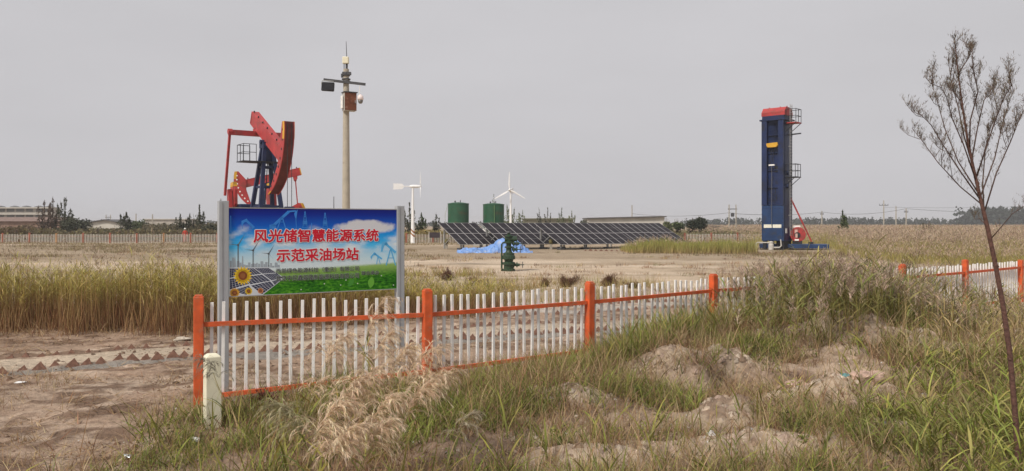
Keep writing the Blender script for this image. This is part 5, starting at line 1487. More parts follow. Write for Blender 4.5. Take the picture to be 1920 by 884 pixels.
# low mixed growth behind the fence middle
vg = Veg()
x, y = scatter(-1.5, 12, 18.5, 31, 26)
m1 = fbm(x / 2.2, y / 1.4, 111)
kp = (m1 > .47) & (y > track_y(x) + 4.5) & (rng.random(len(x)) < np.interp(x, [-1.5, 5, 12], [1, .75, .4]))
x, y = x[kp], y[kp]
for q in range(5):
    N = len(x)
    vg.add(pos(x + rng.normal(0, .12, N), y + rng.normal(0, .12, N)), rng.uniform(.15, .5, N), .012, rng.uniform(0, 6.28, N), rng.uniform(0, .5, N), rng.uniform(0, .7, N), pick(DRY + YG + BR, N), pick(YG + DRY, N), 3)
# yellow grass strip left of the wellhead
x, y = scatter(-5.5, -.8, 32, 36, 40)
kp = np.abs(y - 34.2) < 1.2 * fbm(x / .9, y * 0, 112) + .2
N = kp.sum(); vg.add(np.repeat(pos(x[kp], y[kp]), 4, 0) + rng.normal(0, .08, (N * 4, 3)) * np.array([1, 1, 0]), rng.uniform(.18, .5, N * 4), .018, rng.uniform(0, 6.28, N * 4), rng.uniform(0, .5, N * 4), .4, pick(DRY + YG, N * 4), pick(YG + DRY, N * 4), 3)
# tufts over the sand flat
x, y = scatter(-32, 26, 23, 62, .9)
m1 = fbm(x / 5, y / 3, 113); kp = (m1 > .51) & (rng.random(len(x)) < .75)
x, y = x[kp], y[kp]; N = len(x); K = 26
P = np.repeat(pos(x, y), K, 0) + np.concatenate([rng.normal(0, 1, (N * K, 2)) * np.repeat(rng.uniform(.08, .40, N), K)[:, None], np.zeros((N * K, 1))], 1)
cb = np.repeat(pick(BR + DRY + [(.22, .2, .09)], N), K, 0)
vg.add(P, np.repeat(rng.uniform(.08, .34, N), K) * rng.uniform(.5, 1.1, N * K), .018, rng.uniform(0, 6.28, N * K), rng.uniform(.1, .9, N * K), .3, cb, cb * 1.15, 2)
# scrub belts before the tables and the far fences
x, y = scatter(-60, 30, 52, 92, 5)
m1 = fbm(x / 9, y / 3.2, 114); kp = (m1 > .50 - .12 * sstep(80, 90, y)) & ((y < 60) | (y > 73) | (x < -8) | (x > 20)); x, y = x[kp], y[kp]; N = len(x); K = 5
P = np.repeat(pos(x, y), K, 0) + np.concatenate([rng.normal(0, .22, (N * K, 2)), np.zeros((N * K, 1))], 1)
cb = np.repeat(pick([(.26, .20, .12), (.22, .15, .09), (.28, .23, .12), (.2, .17, .08)], N), K, 0)
vg.add(P, rng.uniform(.08, .34, N * K), .03, rng.uniform(0, 6.28, N * K), rng.uniform(.1, .8, N * K), .3, cb, cb * 1.1, 2)
tag(vg.build('grass', M_LEAF), 'scattered dry tufts over the bare sand flat', 'grass', kind='stuff')

# R4 bright grass stand right of the solar tables
vg = Veg()
x, y = scatter(9, 18.6, 57.5, 69, 60)
fr = 60.3 - .12 * (x - 9) + 1.0 * (fbm(x / 1.6, y * 0, 121) - .5); kp = (y > fr) & (y < fr + 6.5) & (rng.random(len(x)) < np.clip(1.15 - (y - fr) / 8, .3, 1))
x, y = x[kp], y[kp]; N = len(x)
hh = (1.12 * (.55 + .75 * fbm(x / 1.3, y / 1.3, 122)) * np.interp(x, [9, 10.5, 17, 20, 24], [.45, 1, 1, .85, .6]))
for q in range(3):
    vg.add(pos(x + rng.normal(0, .1, N), y + rng.normal(0, .1, N)), hh * rng.uniform(.6, 1.1, N), .035, rng.uniform(0, 6.28, N), rng.uniform(0, .25, N), rng.uniform(.1, .6, N), pick([(.46, .34, .17), (.42, .33, .14)], N), pick([(.30, .33, .07), (.25, .28, .06), (.38, .35, .11)], N), 3)
s2 = rng.random(N) < .12
reeds(vg, x[s2], y[s2], hh[s2] * 1.12, DRY, YG, YG, 0, .3, .01, 5, .02, plumeL=.2, plumeW=.04)
tag(vg.build('grass', M_LEAF), 'stand of bright yellow green grass between the solar tables and blue tower', 'grass', kind='stuff')

# R3 wide reed field at the right
vg = Veg()
def field(y0, y1, dens, pmin, pmax, wk):
    A = (pmax - pmin) / F * (y1 ** 2 - y0 ** 2) / 2; N = int(A * dens)
    y = np.sqrt(rng.uniform(y0 ** 2, y1 ** 2, N)); px = rng.uniform(pmin, pmax, N); x = (px - 960) / F * y
    fr = np.interp(px, [1390, 1470, 1550, 1580, 1620, 1700, 1980], [92, 82, 76, 58, 50, 44, 40]) + 3 * (fbm(x / 2, y / 3, 131) - .5)
    kp = y > fr; x, y, px, fr = x[kp], y[kp], px[kp], fr[kp]; N = len(x)
    hh = (1.35 + .75 * fbm(x / 4, y / 6, 132)) * np.clip(.35 + (y - fr) / 9, .45, 1) * rng.uniform(.75, 1.05, N)
    b0 = pick([(.46, .38, .15), (.40, .35, .12), (.34, .26, .12)], N); b1 = pick([(.34, .32, .09), (.42, .35, .14), (.29, .29, .08)], N)
    for q in range(2):
        vg.add(pos(x + rng.normal(0, .2, N), y + rng.normal(0, .2, N)), hh * rng.uniform(.6, 1, N), .022 * wk, rng.uniform(0, 6.28, N), rng.uniform(0, .2, N), rng.uniform(.1, .6, N), b0, b1, 3)
    Pt = pos(x, y); Pt[:, 2] += hh * .9
    for q in range(5):
        cc = pick(PINK + [(.45, .36, .22), (.36, .28, .2)], N)
        vg.add(Pt + rng.normal(0, .16, (N, 3)), .22 * rng.uniform(.6, 1.3, N), .022 * wk, rng.uniform(0, 6.28, N), rng.uniform(.1, .9, N), rng.uniform(.2, 1.2, N), cc, cc, 2, mid=True)
field(40, 62, 26, 1400, 1960, 1.0); field(62, 95, 9, 1390, 1960, 1.5); field(95, 170, 2.6, 1380, 1960, 2.6); field(170, 330, .6, 1290, 1960, 5)
field(100, 170, 2.2, 1290, 1480, 2.6)
tag(vg.build('reeds', M_LEAF), 'wide field of pinkish tan reeds stretching to the horizon on the right', 'reeds', kind='stuff')

# R2 tall reeds swallowing the fence
vg = Veg()
x, y = scatter(3.2, 11.5, 11.4, 17.6, 62)
fy = fence_y(x)
dens_ = np.exp(-(((x - 6.0) / 2.0) ** 4)) + .45 * np.exp(-(((x - 9.3) / 1.5) ** 4))
kp = (y < fy + .6) & (y > fy - 3.1) & (rng.random(len(x)) < dens_)
x, y = x[kp], y[kp]; out = fence_y(x) - y
hh = (1.30 - .20 * np.clip(out - .6, 0, 3)) * np.interp(x, [3.2, 4.2, 5, 7.5, 8.6, 11], [.45, .85, 1.0, 1.0, .72, .55]) * (.72 + .5 * fbm(x / .8, y / .8, 141)) * rng.uniform(.75, 1.08, len(x))
reeds(vg, x, y, hh, [(.34, .26, .12), (.26, .21, .09), (.26, .25, .08)], [(.24, .25, .07), (.32, .29, .09)], [(.15, .19, .05), (.19, .22, .06), (.29, .28, .08), (.12, .155, .05), (.36, .30, .12)], 7, .34, .020, 0, .010, lean=.1)
s2 = rng.random(len(x)) < .92
reeds(vg, x[s2], y[s2], hh[s2] * 1.06, DRY, YG, GREEN, 1, .3, .014, 26, .006, lean=.12, plumeL=.17, plumeW=.0085, pcols=[(.46, .345, .27), (.40, .295, .23), (.52, .40, .31), (.33, .245, .195)])
# yellowed stems
N = 70; xx = rng.uniform(4.2, 8.2, N); yy = fence_y(xx) - rng.uniform(1.2, 2.6, N)
reeds(vg, xx, yy, rng.uniform(.9, 1.45, N), DRY, [(.36, .30, .12)], [(.34, .30, .11), (.28, .26, .08)], 4, .4, .022, 0, .012)
tag(vg.build('reeds', M_LEAF), 'tall green reeds with brown plumes swallowing the fence on the right', 'reeds', kind='stuff')

# more plumed reeds just beyond the fence on the right
vg = Veg()
x, y = scatter(5.5, 17, 18.0, 30, 14)
kp = (y > fence_y(x) + .7) & (rng.random(len(x)) < np.interp(x, [5.5, 7.5, 10, 17], [.2, 1, .6, .25])) & (y < fence_y(x) + 9)
x, y = x[kp], y[kp]
reeds(vg, x, y, rng.uniform(.7, 1.1, len(x)) * (.6 + .55 * fbm(x / 1.5, y / 1.5, 145)), DRY, DRY, YG + DRY, 3, .3, .014, 17, .008, plumeL=.2, plumeW=.011, pcols=[(.38, .285, .225), (.33, .245, .19), (.43, .33, .255)])
tag(vg.build('reeds', M_LEAF), 'brown plumed reeds growing just behind the right fence', 'reeds', kind='stuff')

# R5 foreground weeds: grass, dead stalks, litter straw
vg = Veg()
def turf(N, x0, x1, y0, y1, dens_f, Lr, Wr, cb, ct, lean, curve, S=4, mid=False, clump=0):
    x = rng.uniform(x0, x1, N); y = rng.uniform(y0, y1, N)
    kp = rng.random(N) < dens_f(x, y); x, y = x[kp], y[kp]
    kp = rng.random(len(x)) > 0.78 * heapf(x, y); x, y = x[kp], y[kp]
    if clump:
        x = np.repeat(x, clump) + rng.normal(0, .045, len(x) * clump); y = np.repeat(y, clump) + rng.normal(0, .045, len(y) * clump)
    N = len(x); a_ = fbm(x / .7, y / .7, 151)
    vg.add(pos(x, y), rng.uniform(Lr[0], Lr[1], N) * (.5 + a_), rng.uniform(Wr[0], Wr[1], N), rng.uniform(0, 6.28, N), rng.uniform(lean[0], lean[1], N), rng.uniform(curve[0], curve[1], N), pick(cb, N), pick(ct, N), S, mid=mid)
def wzone(x, y):
    """how weedy the foreground is"""
    left = np.interp(x, [-4.4, -3.9, -3.3, -2.2], [0, .22, .75, 1])
    ymax = np.interp(x, [-5.2, -3.9, -3.3, -1.2, 1, 3, 6, 9], [8.4, 9.0, 9.5, 10.5, 12.1, 13.6, 15, 16.5])
    f = left * (1 - sstep(-.3, .35, y - ymax))
    bare = np.clip(bump(x, y, 5.4, 12.6, 1.1, .6) + .55 * bump(x, y, 2.05, 10.9, .5, .3) + .95 * bump(x, y, 4.1, 9.6, .9, .4) + bump(x, y, 2.45, 8.9, .45, .35) + .9 * bump(x, y, 2.6, 7.7, 1.1, .6) + .7 * bump(x, y, 4.35, 10.6, .4, .3) + .8 * bump(x, y, .9, 7.3, .7, .35) + .8 * bump(x, y, -3.4, 7.6, .7, .3), 0, 1)
    bank = sstep(1.8, 2.6, x) * (1 - sstep(5.2, 6.4, x)) * bump(x * 0, y, 0, 10.42, 1, .26, 2)
    return f * (1 - .85 * bare) * (1 - .5 * bank) * (.22 + .78 * sstep(.38, .54, fbm(x / .6, y / .5, 181)))
gmask_ = lambda sd, th, sc_: (lambda x, y: wzone(x, y) * sstep(th, th + .12, fbm(x / sc_, y / sc_, sd)))
BRIGHT = [(.27, .31, .06), (.33, .35, .08), (.22, .27, .05), (.40, .38, .11)]
RUST = [(.36, .20, .10), (.42, .26, .13), (.28, .15, .08)]
PALE = [(.52, .41, .25), (.46, .35, .20), (.40, .30, .18)]
turf(24000, -5.2, 9, 5.2, 16, gmask_(161, .46, .9), (.12, .40), (.008, .017), GREEN, GREEN + BRIGHT, (0, .8), (.3, 1.4), clump=6)
turf(20000, -5.2, 9, 5.2, 16, gmask_(162, .42, .8), (.14, .50), (.006, .011), DRY + BR + BR, DRY + PALE, (.1, 1.1), (.2, 1.3), clump=4)
turf(20000, -5.2, 9, 5.2, 16, gmask_(163, .40, .6), (.06, .24), (.006, .011), BR + BR + DRY, RUST + DRY, (.4, 1.4), (0, .6), clump=4)
turf(5200, -5, 9, 5.2, 16, gmask_(164, .42, 1.2), (.35, .75), (.005, .009), DRY + BR, DRY + RUST, (0, .35), (0, .7), clump=2)
turf(1800, -5, 9, 5.2, 16, gmask_(165, .47, 1.3), (.3, .6), (.012, .022), GREEN, YG, (.1, .6), (.4, 1.2), mid=True, clump=3)
def forbs(N, x0, x1, y0, y1, fn, hh, cols, sz):
    x = rng.uniform(x0, x1, N); y = rng.uniform(y0, y1, N); kp = (rng.random(N) < fn(x, y)) & (rng.random(N) > .95 * heapf(x, y)); x, y = x[kp], y[kp]; N = len(x); K = 38
    P = np.repeat(pos(x, y), K, 0); h_ = np.repeat(rng.uniform(hh[0], hh[1], N), K); rr = h_ * .55
    P = P + np.stack([rng.normal(0, 1, N * K) * rr * .6, rng.normal(0, 1, N * K) * rr * .6, h_ * rng.random(N * K)], 1)
    cc = np.repeat(pick(cols, N), K, 0); vg.quads(P, rng.uniform(sz[0], sz[1], N * K), cc, .45, .38)
    vg.add(pos(x, y), rng.uniform(hh[0], hh[1], N) * 1.3, .007, rng.uniform(0, 6.28, N), rng.uniform(0, .5, N), .3, pick(BR, N), pick(cols, N), 3)
forbs(1500, -4.2, 8.5, 5.4, 15.5, gmask_(191, .48, .8), (.08, .26), GREEN + BRIGHT[:2] + [(.10, .12, .04)], (.010, .028))
forbs(900, -4.2, 8.5, 5.4, 15.5, gmask_(192, .46, .8), (.08, .30), [(.26, .15, .08), (.34, .21, .11), (.20, .11, .07), (.40, .28, .15)], (.008, .022))
turf(9000, 0, 9, 5.2, 14, lambda x, y: np.where(y < fence_y(x), 1, 0) * .35, (.05, .22), (.004, .008), BR + DRY, DRY + PALE, (.2, 1.4), (0, .8), clump=3)
# tangled belt along the fence foot
def belt(x, y):
    d_ = fence_y(x) - y; return np.where((d_ > -.25) & (d_ < 1.5), 1, 0) * np.interp(x, [-3.6, -2.5, -1.2, 0, 4], [.35, .6, .9, 1, .9])
turf(24000, -3.7, 6, 8.5, 16, lambda x, y: belt(x, y) * .8, (.2, .60), (.005, .009), BR + DRY, DRY + RUST + PALE, (.1, 1.0), (.2, 1.2), clump=3)
turf(10000, -3.3, 6, 8.5, 16, lambda x, y: belt(x, y) * sstep(.42, .56, fbm(x / .8, y / .8, 171)), (.22, .58), (.008, .015), GREEN, GREEN + BRIGHT, (0, .5), (.3, 1.2), clump=3)
turf(3000, 1.5, 6.5, 10.5, 16, lambda x, y: belt(x, y) * .55, (.35, .75), (.010, .018), GREEN, GREEN + YG, (.05, .5), (.3, 1.2), mid=True, clump=3)
def brush(x, y):
    return np.where(y < fence_y(x) - .2, 1, 0) * np.interp(x, [-3.4, -1, 1.2, 7.5, 9], [.05, .35, .9, .9, .4]) * sstep(.36, .5, fbm(x / .75, y / .6, 195)) * (1 - .75 * np.clip(bump(x, y, 4.1, 9.5, .9, .35) + bump(x, y, 5.4, 12.7, .9, .4) + bump(x, y, 2.6, 7.6, .9, .45), 0, 1))
turf(26000, -3.4, 9, 6, 14.5, brush, (.10, .42), (.005, .010), BR + [(.30, .19, .11), (.38, .26, .15)], DRY + PALE, (.2, 1.35), (-.3, 1.3), clump=3)
turf(3500, 0, 9, 6, 14.5, brush, (.25, .6), (.006, .012), DRY + PALE, PALE + DRY, (.0, .8), (0, 1.2), clump=2)
turf(5000, .5, 9, 6, 14.5, lambda x, y: brush(x, y) * sstep(.45, .58, fbm(x / .5, y / .5, 196)), (.15, .42), (.008, .016), GREEN, GREEN + BRIGHT, (0, .7), (.3, 1.3), clump=4)
# straw lying on the bare ground at the left
def lz(x, y): return np.where(y < 17.0, 1, 0) * sstep(.38, .6, fbm(x / .9, y / .6, 172)) * (1 - ((y - track_y(x) > -.7) & (y - track_y(x) < 1.4)) * .93)
turf(30000, -11, 1.5, 6, 17.5, lz, (.08, .32), (.008, .018), DRY + BR, BR + DRY, (1.1, 1.5), (0, .15), S=2)
turf(2200, -9, -3.4, 6.0, 12, lambda x, y: sstep(.52, .66, fbm(x / .8, y / .8, 173)) * .6, (.08, .26), (.005, .008), BR + DRY, DRY, (.1, 1.0), (0, .8), clump=5)
turf(5000, -3, 8, 13, 22, lambda x, y: (y > fence_y(x) + .3) * sstep(.42, .6, fbm(x / .8, y / .5, 174)), (.06, .24), (.003, .006), DRY + BR, BR + DRY, (.6, 1.45), (0, .4), S=2, clump=2)
# grass at the pillar foot and lower-left corner
turf(1500, -4.6, -2.2, 7.0, 9.4, lambda x, y: sstep(.40, .58, fbm(x / .5, y / .5, 175)) * wzone(x, y), (.14, .4), (.006, .012), GREEN + BR[:1], GREEN + YG, (.1, .9), (.3, 1.3), clump=8)
tag(vg.build('grass', M_LEAF), 'mixed green and dead weeds over the foreground soil', 'grass', kind='stuff')

# R6 bright leafy reeds in the lower right corner
vg = Veg()
x, y = scatter(3.2, 7.2, 5.4, 10.5, 42)
px = 960 + x / y * F
kp = (px > 1600) & (rng.random(len(x)) < np.interp(px, [1600, 1700, 1780, 1960], [.06, .4, 1, 1])) & (rng.random(len(x)) < np.interp(y, [5.4, 8, 10.5], [1, .8, .3]))
x, y = x[kp], y[kp]
reeds(vg, x, y, rng.uniform(.35, .75, len(x)), [(.15, .14, .05)], [(.13, .17, .04)], [(.25, .29, .055), (.31, .34, .07), (.19, .23, .05), (.40, .37, .11), (.34, .28, .12)], 9, .34, .017, 0, .007, lean=.15)
x, y = scatter(5.2, 9.5, 9.5, 15, 22)
px = 960 + x / y * F; kp = (px > 1690) & (rng.random(len(x)) < .8); x, y = x[kp], y[kp]
reeds(vg, x, y, rng.uniform(.5, 1.15, len(x)), DRY, DRY + YG, DRY + YG + GREEN[:2], 5, .36, .014, 4, .008, lean=.15)
x, y = scatter(1.5, 4.2, 6.6, 8.4, 12)
reeds(vg, x, y, rng.uniform(.2, .42, len(x)), [(.2, .17, .06)], [(.16, .18, .05)], [(.14, .18, .04), (.22, .21, .06)], 4, .2, .012, 0, .005, lean=.15)
tag(vg.build('reeds', M_LEAF), 'bright green leafy reeds filling the lower right corner', 'reeds', kind='stuff')

# dry red-brown bushes as individuals
def bush(px, py, D, hh, wd, label, cols, n=420, W_=.012, name='bush'):
    x = (px - 960) / F * D; z = hz(x, D)
    vg = Veg(); st = rng.uniform(0, 6.28, 7); sl = rng.uniform(.1, 1.25, 7); sh = rng.uniform(.45, 1.1, 7); w_ = rng.integers(0, 7, n)
    a_ = st[w_] + rng.normal(0, .35, n); ln = np.abs(sl[w_] + rng.normal(0, .15, n)) * wd; hh_ = hh; hh = hh * sh[w_]
    tip = vg.add(np.stack([rng.normal(0, .04, n), rng.normal(0, .04, n), np.zeros(n)], 1), hh * rng.uniform(.5, 1.1, n), W_, a_, ln, rng.uniform(-.2, .5, n), pick(cols, n), pick(cols, n), 4)
    for q in range(6):
        vg.add(tip * rng.uniform(.4, 1, (n, 1)), hh_ * .16, W_ * 1.3, rng.uniform(0, 6.28, n), rng.uniform(0, 1.2, n), .5, pick(cols, n), pick(cols, n), 2)
    o = vg.build(name, M_LEAF); o.location = (x, D, z)
    return tag(o, label, 'bush')
RB = [(.13, .06, .042), (.17, .085, .055), (.10, .055, .04), (.22, .13, .075)]
bush(842, 512, 31, .62, 1.15, 'dry red brown bush in the grass left of the wellhead', RB)
bush(884, 520, 29, .45, 1.3, 'low dark bush midway between the billboard and the wellhead', RB)
bush(1020, 525, 28.5, .45, 1.3, 'spreading brown bush left of the third orange post', RB)
bush(1066, 524, 28, .62, 1.1, 'dark bush leaning right, just left of the third orange post', RB)
bush(1140, 523, 28.5, .62, 1.2, 'dark brown bush right of the third orange post', RB)
bush(1183, 530, 27.5, .36, 1.3, 'low flat brown bush, last to the right of the dark bushes behind the fence', RB)
bush(500, 770, 9.55, .26, 1.0, 'crimson weed at the fence foot near the cream pillar', [(.10, .015, .02), (.14, .03, .035), (.08, .02, .02)], 300, .009)
bush(1690, 505, 22, 1.35, .35, 'upright dark weed standing behind the reed plumes at right', [(.13, .10, .06), (.17, .13, .08)], 260, .012)
bush(1730, 424, 80, 2.3, .55, 'brownish bush rising from the reed field at right', [(.13, .09, .06), (.11, .11, .05)], 300, .05)

# ------------------------------------------------------------------ plumed reed plants near the camera
def plume_plant(px, py, D, L, droop, label, nbr=46, col=None, stem_from=None):
    """plume tip region around photo pixel (px, py); the stalk rises from the ground below it"""
    top = W(px, py, D); g = hz(top.x, top.y)
    t = thing('reed_plant', label, 'reed', (top.x - droop * .25, top.y, g), 0, 'plumed reeds in the foreground')
    L *= 1.15; hh = top.z - g; o_ = np.array([top.x - droop * .25, top.y, g])
    base = Vector((0, 0, -.03)); tip = Vector((droop * .25, 0, hh))
    mid_ = base.lerp(tip, .6) + Vector((-.03 * np.sign(droop), 0, 0))
    mb = MB(); pts = [base, base.lerp(mid_, .5), mid_, mid_.lerp(tip, .55) + Vector((-.01, 0, .01)), tip]; mb.path(pts, [.006, .0055, .005, .004, .003], 6)
    mb.build('stem', mat('reed stalk', (.33, .27, .12), .7, var=.2), t)
    lv = Veg(); n_ = 6
    f = rng.uniform(.3, .9, n_)
    P = np.array([np.array(base.lerp(tip, float(q))) for q in f])
    cc = pick([(.30, .27, .07), (.17, .19, .05), (.36, .28, .08), (.14, .17, .05)], n_)
    lv.add(P, rng.uniform(.2, .42, n_), rng.uniform(.012, .02, n_), rng.uniform(0, 6.28, n_), rng.uniform(.3, .7, n_), rng.uniform(.6, 1.6, n_), cc, cc * 1.1, 5, mid=True)
    lv.build('leaf_blades', M_LEAF, t)
    pv = Veg(); col = col or [(.76, .61, .45), (.68, .53, .38), (.82, .68, .51), (.56, .43, .31)]
    # rachis continues in an arc
    S = 14; ra = []; p = np.array(tip) - np.array([droop * .06, 0, L * .15]); ang = .15
    for k in range(S):
        ra.append(p.copy()); ang += (1.5 * abs(droop) / S); p = p + np.array([np.sign(droop) * math.sin(ang), .1 * math.sin(k), math.cos(ang)]) * L / S
    ra = np.array(ra)
    nb = nbr; f = rng.random(nb); idx = (f * (S - 1)).astype(int); B = ra[idx] + rng.normal(0, .004, (nb, 3))
    azb = np.where(rng.random(nb) < .65, 0 if droop > 0 else math.pi, rng.uniform(0, 6.28, nb)) + rng.normal(0, .55, nb)
    Lb = L * rng.uniform(.45, .95, nb) * (1.15 - f * .6)
    ln = rng.uniform(.25, .9, nb); cv = rng.uniform(1.3, 2.2, nb)
    cb = pick(col, nb)
    pv.add(B, Lb, .004, azb, ln, cv, cb, cb, 6, taper=.4)
    # spikelets along each branchlet
    K = 30
    tt = rng.uniform(.12, 1, (nb, K)); P = np.zeros((nb, K, 3)); 
    for i in range(40):
        s_ = (i + .5) / 40; m_ = (s_ < tt)
        a2 = ln[:, None] + cv[:, None] * s_
        stp = (Lb / 40)[:, None] * m_
        P[..., 0] += np.sin(a2) * np.cos(azb)[:, None] * stp; P[..., 1] += np.sin(a2) * np.sin(azb)[:, None] * stp; P[..., 2] += np.cos(a2) * stp
    P = (P + B[:, None, :]).reshape(-1, 3)
    a2 = (ln[:, None] + cv[:, None] * tt).reshape(-1); az2 = np.repeat(azb, K)
    n2 = nb * K; c2 = np.repeat(cb, K, 0) * rng.uniform(.85, 1.15, (n2, 1))
    pv.add(P, rng.uniform(.03, .07, n2), rng.uniform(.003, .0055, n2), az2 + rng.normal(0, .3, n2), a2 + rng.normal(.1, .22, n2), .35, c2, c2 * 1.08, 2, mid=True)
    pv.build('plume', M_PLUME, t)
LBL = [
    (690, 622, 8.9, .46, .35, 'tall narrow reed plume standing before the fence, left of the middle orange post'),
    (706, 668, 8.6, .34, .6, 'short reed plume right below the tall narrow one'),
    (622, 668, 8.2, .30, .7, 'small reed plume over the lower fence rail, left of the tall one'),
    (668, 742, 6.9, .36, .8, 'broad pinkish reed plume in the middle of the foreground clump'),
    (705, 790, 6.5, .34, .8, 'reed plume drooping right at the lower middle of the clump'),
    (640, 762, 6.7, .30, .6, 'feathery reed plume at the left shoulder of the clump'),
    (772, 705, 7.2, .40, .8, 'largest tan reed plume below the second orange post'),
    (800, 740, 7.0, .36, 1.0, 'reed plume bending right, at the right edge of the clump'),
    (770, 770, 6.8, .32, .7, 'tangled reed plume under the largest tan one'),
    (742, 690, 7.4, .28, .6, 'small pale reed plume left of the largest tan one'),
    (566, 812, 6.1, .36, -.9, 'greenish reed plume arching left near the bottom edge'),
    (598, 815, 6.0, .34, .7, 'reed plume arching right near the bottom edge'),
    (630, 850, 5.9, .30, .8, 'lowest reed plume, at the bottom edge of the clump'),
    (700, 835, 6.2, .28, .8, 'dark tan reed plume low between two clumps'),
    (868, 805, 6.6, .20, .8, 'thin sparse reed plume apart at the right of the clump'),
    (400, 700, 8.1, .24, -.9, 'grey reed plume bending left in front of the cream pillar'),
    (592, 738, 7.3, .20, .8, 'small whitish reed plume among green weeds left of the clump'),
]
for i, a_ in enumerate(LBL):
    c_ = None
    if i == 10: c_ = [(.40, .37, .22), (.46, .42, .27), (.36, .32, .19)]
    if i == 15: c_ = [(.27, .25, .20), (.32, .29, .23)]
    if i == 14: c_ = [(.44, .38, .28)]
    plume_plant(*a_, nbr=26 if i in (14, 15, 16) else 75, col=c_)

# ================================================================== BARE SAPLING
Ds = 6.3
def TP(px, py, dd=0): return W(px, py, Ds + dd)
tr = TP(1911, 884)
base = TP(1914, 960); gz = hz(base.x, base.y)
sap = thing('sapling', 'thin leafless young tree with wispy brown twigs at the right', 'tree', (base.x, base.y, gz - .02))
off = Vector((base.x, base.y, gz - .02))
trunk = [(1914, 960), (1910, 870), (1902, 760), (1893, 660), (1880, 570), (1865, 490), (1851, 425), (1838, 372), (1826, 320), (1815, 268), (1806, 210), (1798, 150), (1793, 105), (1790, 72)]
trr = [q * .82 for q in (.030, .028, .026, .025, .0235, .022, .020, .017, .014, .012, .009, .0065, .0045, .003)]
mb = MB(); mb.path([TP(*p) - off for p in trunk], trr, 9)
for k in range(26):
    f = random.uniform(0, 8); i = int(f); q = TP(*trunk[i]).lerp(TP(*trunk[i + 1]), f - i) - off
    mb.lathe([(.004, -.008), (.004 + trr[i] * .45, 0), (.004, .008)], q + Vector((random.uniform(-1, 1) * trr[i] * .8, random.uniform(-1, 0) * trr[i] * .6, 0)), 6)
mb.build('trunk', mat('reddish young bark', (.105, .052, .040), .8, var=.35, scale=40, bumpv=.5), sap, True)
branches = [
    ([(1841, 384), (1800, 348), (1760, 305), (1730, 268), (1706, 238)], .2),
    ([(1839, 376), (1798, 325), (1765, 275), (1742, 235), (1722, 205)], -.15),
    ([(1836, 365), (1800, 300), (1775, 240), (1760, 190), (1745, 155)], .25),
    ([(1831, 342), (1805, 275), (1785, 220), (1772, 180), (1762, 158)], -.2),
    ([(1826, 318), (1808, 258), (1796, 200), (1785, 150), (1775, 110)], .1),
    ([(1818, 280), (1822, 225), (1830, 175), (1828, 130), (1822, 92)], -.2),
    ([(1822, 300), (1832, 240), (1848, 190), (1862, 160), (1870, 140)], .25),
    ([(1830, 335), (1848, 275), (1868, 220), (1885, 185), (1898, 160)], -.25),
    ([(1838, 370), (1862, 300), (1880, 245), (1892, 205), (1902, 172)], .2),
    ([(1845, 400), (1868, 325), (1893, 262), (1915, 220), (1935, 185)], -.1),
    ([(1845, 398), (1842, 340), (1850, 280), (1862, 235), (1872, 205)], .35),
    ([(1858, 448), (1878, 425), (1900, 402), (1925, 380), (1950, 362)], -.2),
    ([(1852, 430), (1842, 418), (1834, 412), (1826, 410), (1822, 405)], .15),
    ([(1806, 212), (1798, 190), (1786, 175), (1776, 165), (1770, 158)], .1),
    ([(1796, 140), (1806, 122), (1815, 105), (1822, 95), (1828, 88)], -.1),
]
vg = Veg(); mb = MB()
TW = [(.17, .125, .10), (.14, .10, .085), (.21, .165, .13), (.16, .14, .10)]
def twigs(P0, P1, n, L, az_dir, up_bias):
    pass
forks = []
for bi, (pl, dd) in enumerate(branches[:11]):
    for q in range(3):
        i = random.randint(1, len(pl) - 2); f = random.random(); a0_ = (pl[i][0] * (1 - f) + pl[i + 1][0] * f, pl[i][1] * (1 - f) + pl[i + 1][1] * f)
        dx, dy = pl[i + 1][0] - pl[i][0], pl[i + 1][1] - pl[i][1]; n_ = math.hypot(dx, dy); an = random.choice((-1, 1)) * random.uniform(.35, .8); Lf = random.uniform(24, 50)
        vx, vy = (dx * math.cos(an) - dy * math.sin(an)) / n_, (dx * math.sin(an) + dy * math.cos(an)) / n_
        forks.append(([a0_, (a0_[0] + vx * Lf * .5, a0_[1] + vy * Lf * .5), (a0_[0] + vx * Lf * .85 + random.uniform(-4, 4), a0_[1] + vy * Lf - 6)], dd * 1.6 * (i + f) / (len(pl) - 1) + 100))
branches = [([(p[0] + (random.uniform(-4, 4) if 0 < i else 0), p[1] + (random.uniform(-4, 4) if 0 < i else 0)) for i, p in enumerate(pl)], dd) for pl, dd in branches] + forks
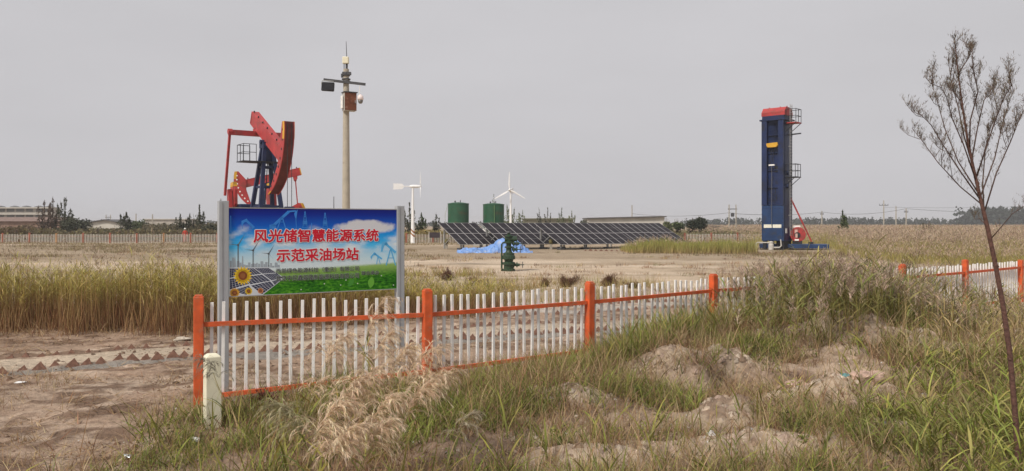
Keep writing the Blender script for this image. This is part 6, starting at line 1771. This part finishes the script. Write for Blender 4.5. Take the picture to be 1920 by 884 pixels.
for bi, (pl, dd) in enumerate(branches):
    pts = []
    for i, p in enumerate(pl):
        f = i / (len(pl) - 1); pts.append(TP(p[0], p[1], dd * f * 1.6 if dd < 50 else dd - 100 + .12 * f * (-1) ** bi) - off)
    r0 = .0062 if bi < 11 else (.0045 if bi < 15 else .0028)
    mb.path(pts, [r0 * (1 - .75 * i / (len(pts) - 1)) for i in range(len(pts))], 6)
    if bi in (12,): n_ = 12
    elif bi == 11: n_ = 22
    elif bi >= 15: n_ = 16
    else: n_ = 52
    # short upright twigs, denser toward the tip, each with a spray of fine twiglets
    f = rng.beta(1.9, 1.3, n_) * .96 + .04
    A_ = np.array(pts); seg_i = np.minimum((f * (len(pts) - 1)).astype(int), len(pts) - 2); fr = f * (len(pts) - 1) - seg_i
    P = A_[seg_i] * (1 - fr[:, None]) + A_[seg_i + 1] * fr[:, None]
    d_ = A_[-1] - A_[0]; base_az = math.atan2(d_[1], d_[0])
    az = rng.uniform(0, 6.28, n_)
    Lt = rng.uniform(.05, .15, n_) * (1.15 - .5 * f)
    c_ = pick(TW, n_)
    lean0 = rng.uniform(.1, .95, n_)
    vg.add(P, Lt, .0028, az, lean0, -.35, c_, c_, 3, taper=.5)
    K = 8
    tt = rng.uniform(.2, 1, (n_, K))
    Q_ = P[:, None, :] + (Lt[:, None] * tt)[..., None] * np.stack([np.sin(lean0) * np.cos(az), np.sin(lean0) * np.sin(az), np.cos(lean0)], 1)[:, None, :]
    N2 = n_ * K
    vg.add(Q_.reshape(-1, 3), rng.uniform(.012, .042, N2), rng.uniform(.0022, .0042, N2), rng.uniform(0, 6.28, N2), rng.uniform(.1, 1.3, N2), .3, pick(TW, N2), pick(TW + [(.19, .16, .10), (.12, .13, .07)], N2), 2, mid=True)
# along the leader
n_ = 120; f = rng.beta(1.6, 1.0, n_)
A_ = np.array([np.array(TP(*p) - off) for p in trunk[7:]]); si = np.minimum((f * 6).astype(int), 5); fr = f * 6 - si
P = A_[si] * (1 - fr[:, None]) + A_[si + 1] * fr[:, None]; az = rng.uniform(0, 6.28, n_); Lt = rng.uniform(.04, .11, n_); lean0 = rng.uniform(.2, .9, n_); c_ = pick(TW, n_)
vg.add(P, Lt, .0028, az, lean0, -.3, c_, c_, 3, taper=.5)
K = 8; tt = rng.uniform(.2, 1, (n_, K)); Q_ = P[:, None, :] + (Lt[:, None] * tt)[..., None] * np.stack([np.sin(lean0) * np.cos(az), np.sin(lean0) * np.sin(az), np.cos(lean0)], 1)[:, None, :]
N2 = n_ * K; vg.add(Q_.reshape(-1, 3), rng.uniform(.012, .04, N2), rng.uniform(.0022, .0042, N2), rng.uniform(0, 6.28, N2), rng.uniform(.1, 1.3, N2), .3, pick(TW, N2), pick(TW, N2), 2, mid=True)
mb.build('limbs', mat('brown twig bark', (.10, .062, .05), .8, var=.25, scale=30), sap, True)
vg.build('crown', leaf_mat('twig', .1, .9), sap)

# ================================================================== HAZE
mh = bpy.data.materials.new('thin haze'); mh.use_nodes = True
n = mh.node_tree.nodes; l = mh.node_tree.links
n.remove(n['Principled BSDF'])
pv = n.new('ShaderNodeVolumePrincipled'); pv.inputs['Color'].default_value = (.93, .93, .96, 1); pv.inputs['Density'].default_value = .00042
pv.inputs['Anisotropy'].default_value = 0.0
l.new(pv.outputs[0], n['Material Output'].inputs['Volume'])
zlo = float(Z.min()) - 1.0
mb = MB(); mb.box((0, 1400, (20 + zlo) / 2), (7400, 4600, 20 - zlo))
hzb = mb.build('haze', mh); tag(hzb, kind='stuff')
hzb['label'] = 'thin pale haze over the whole plain'
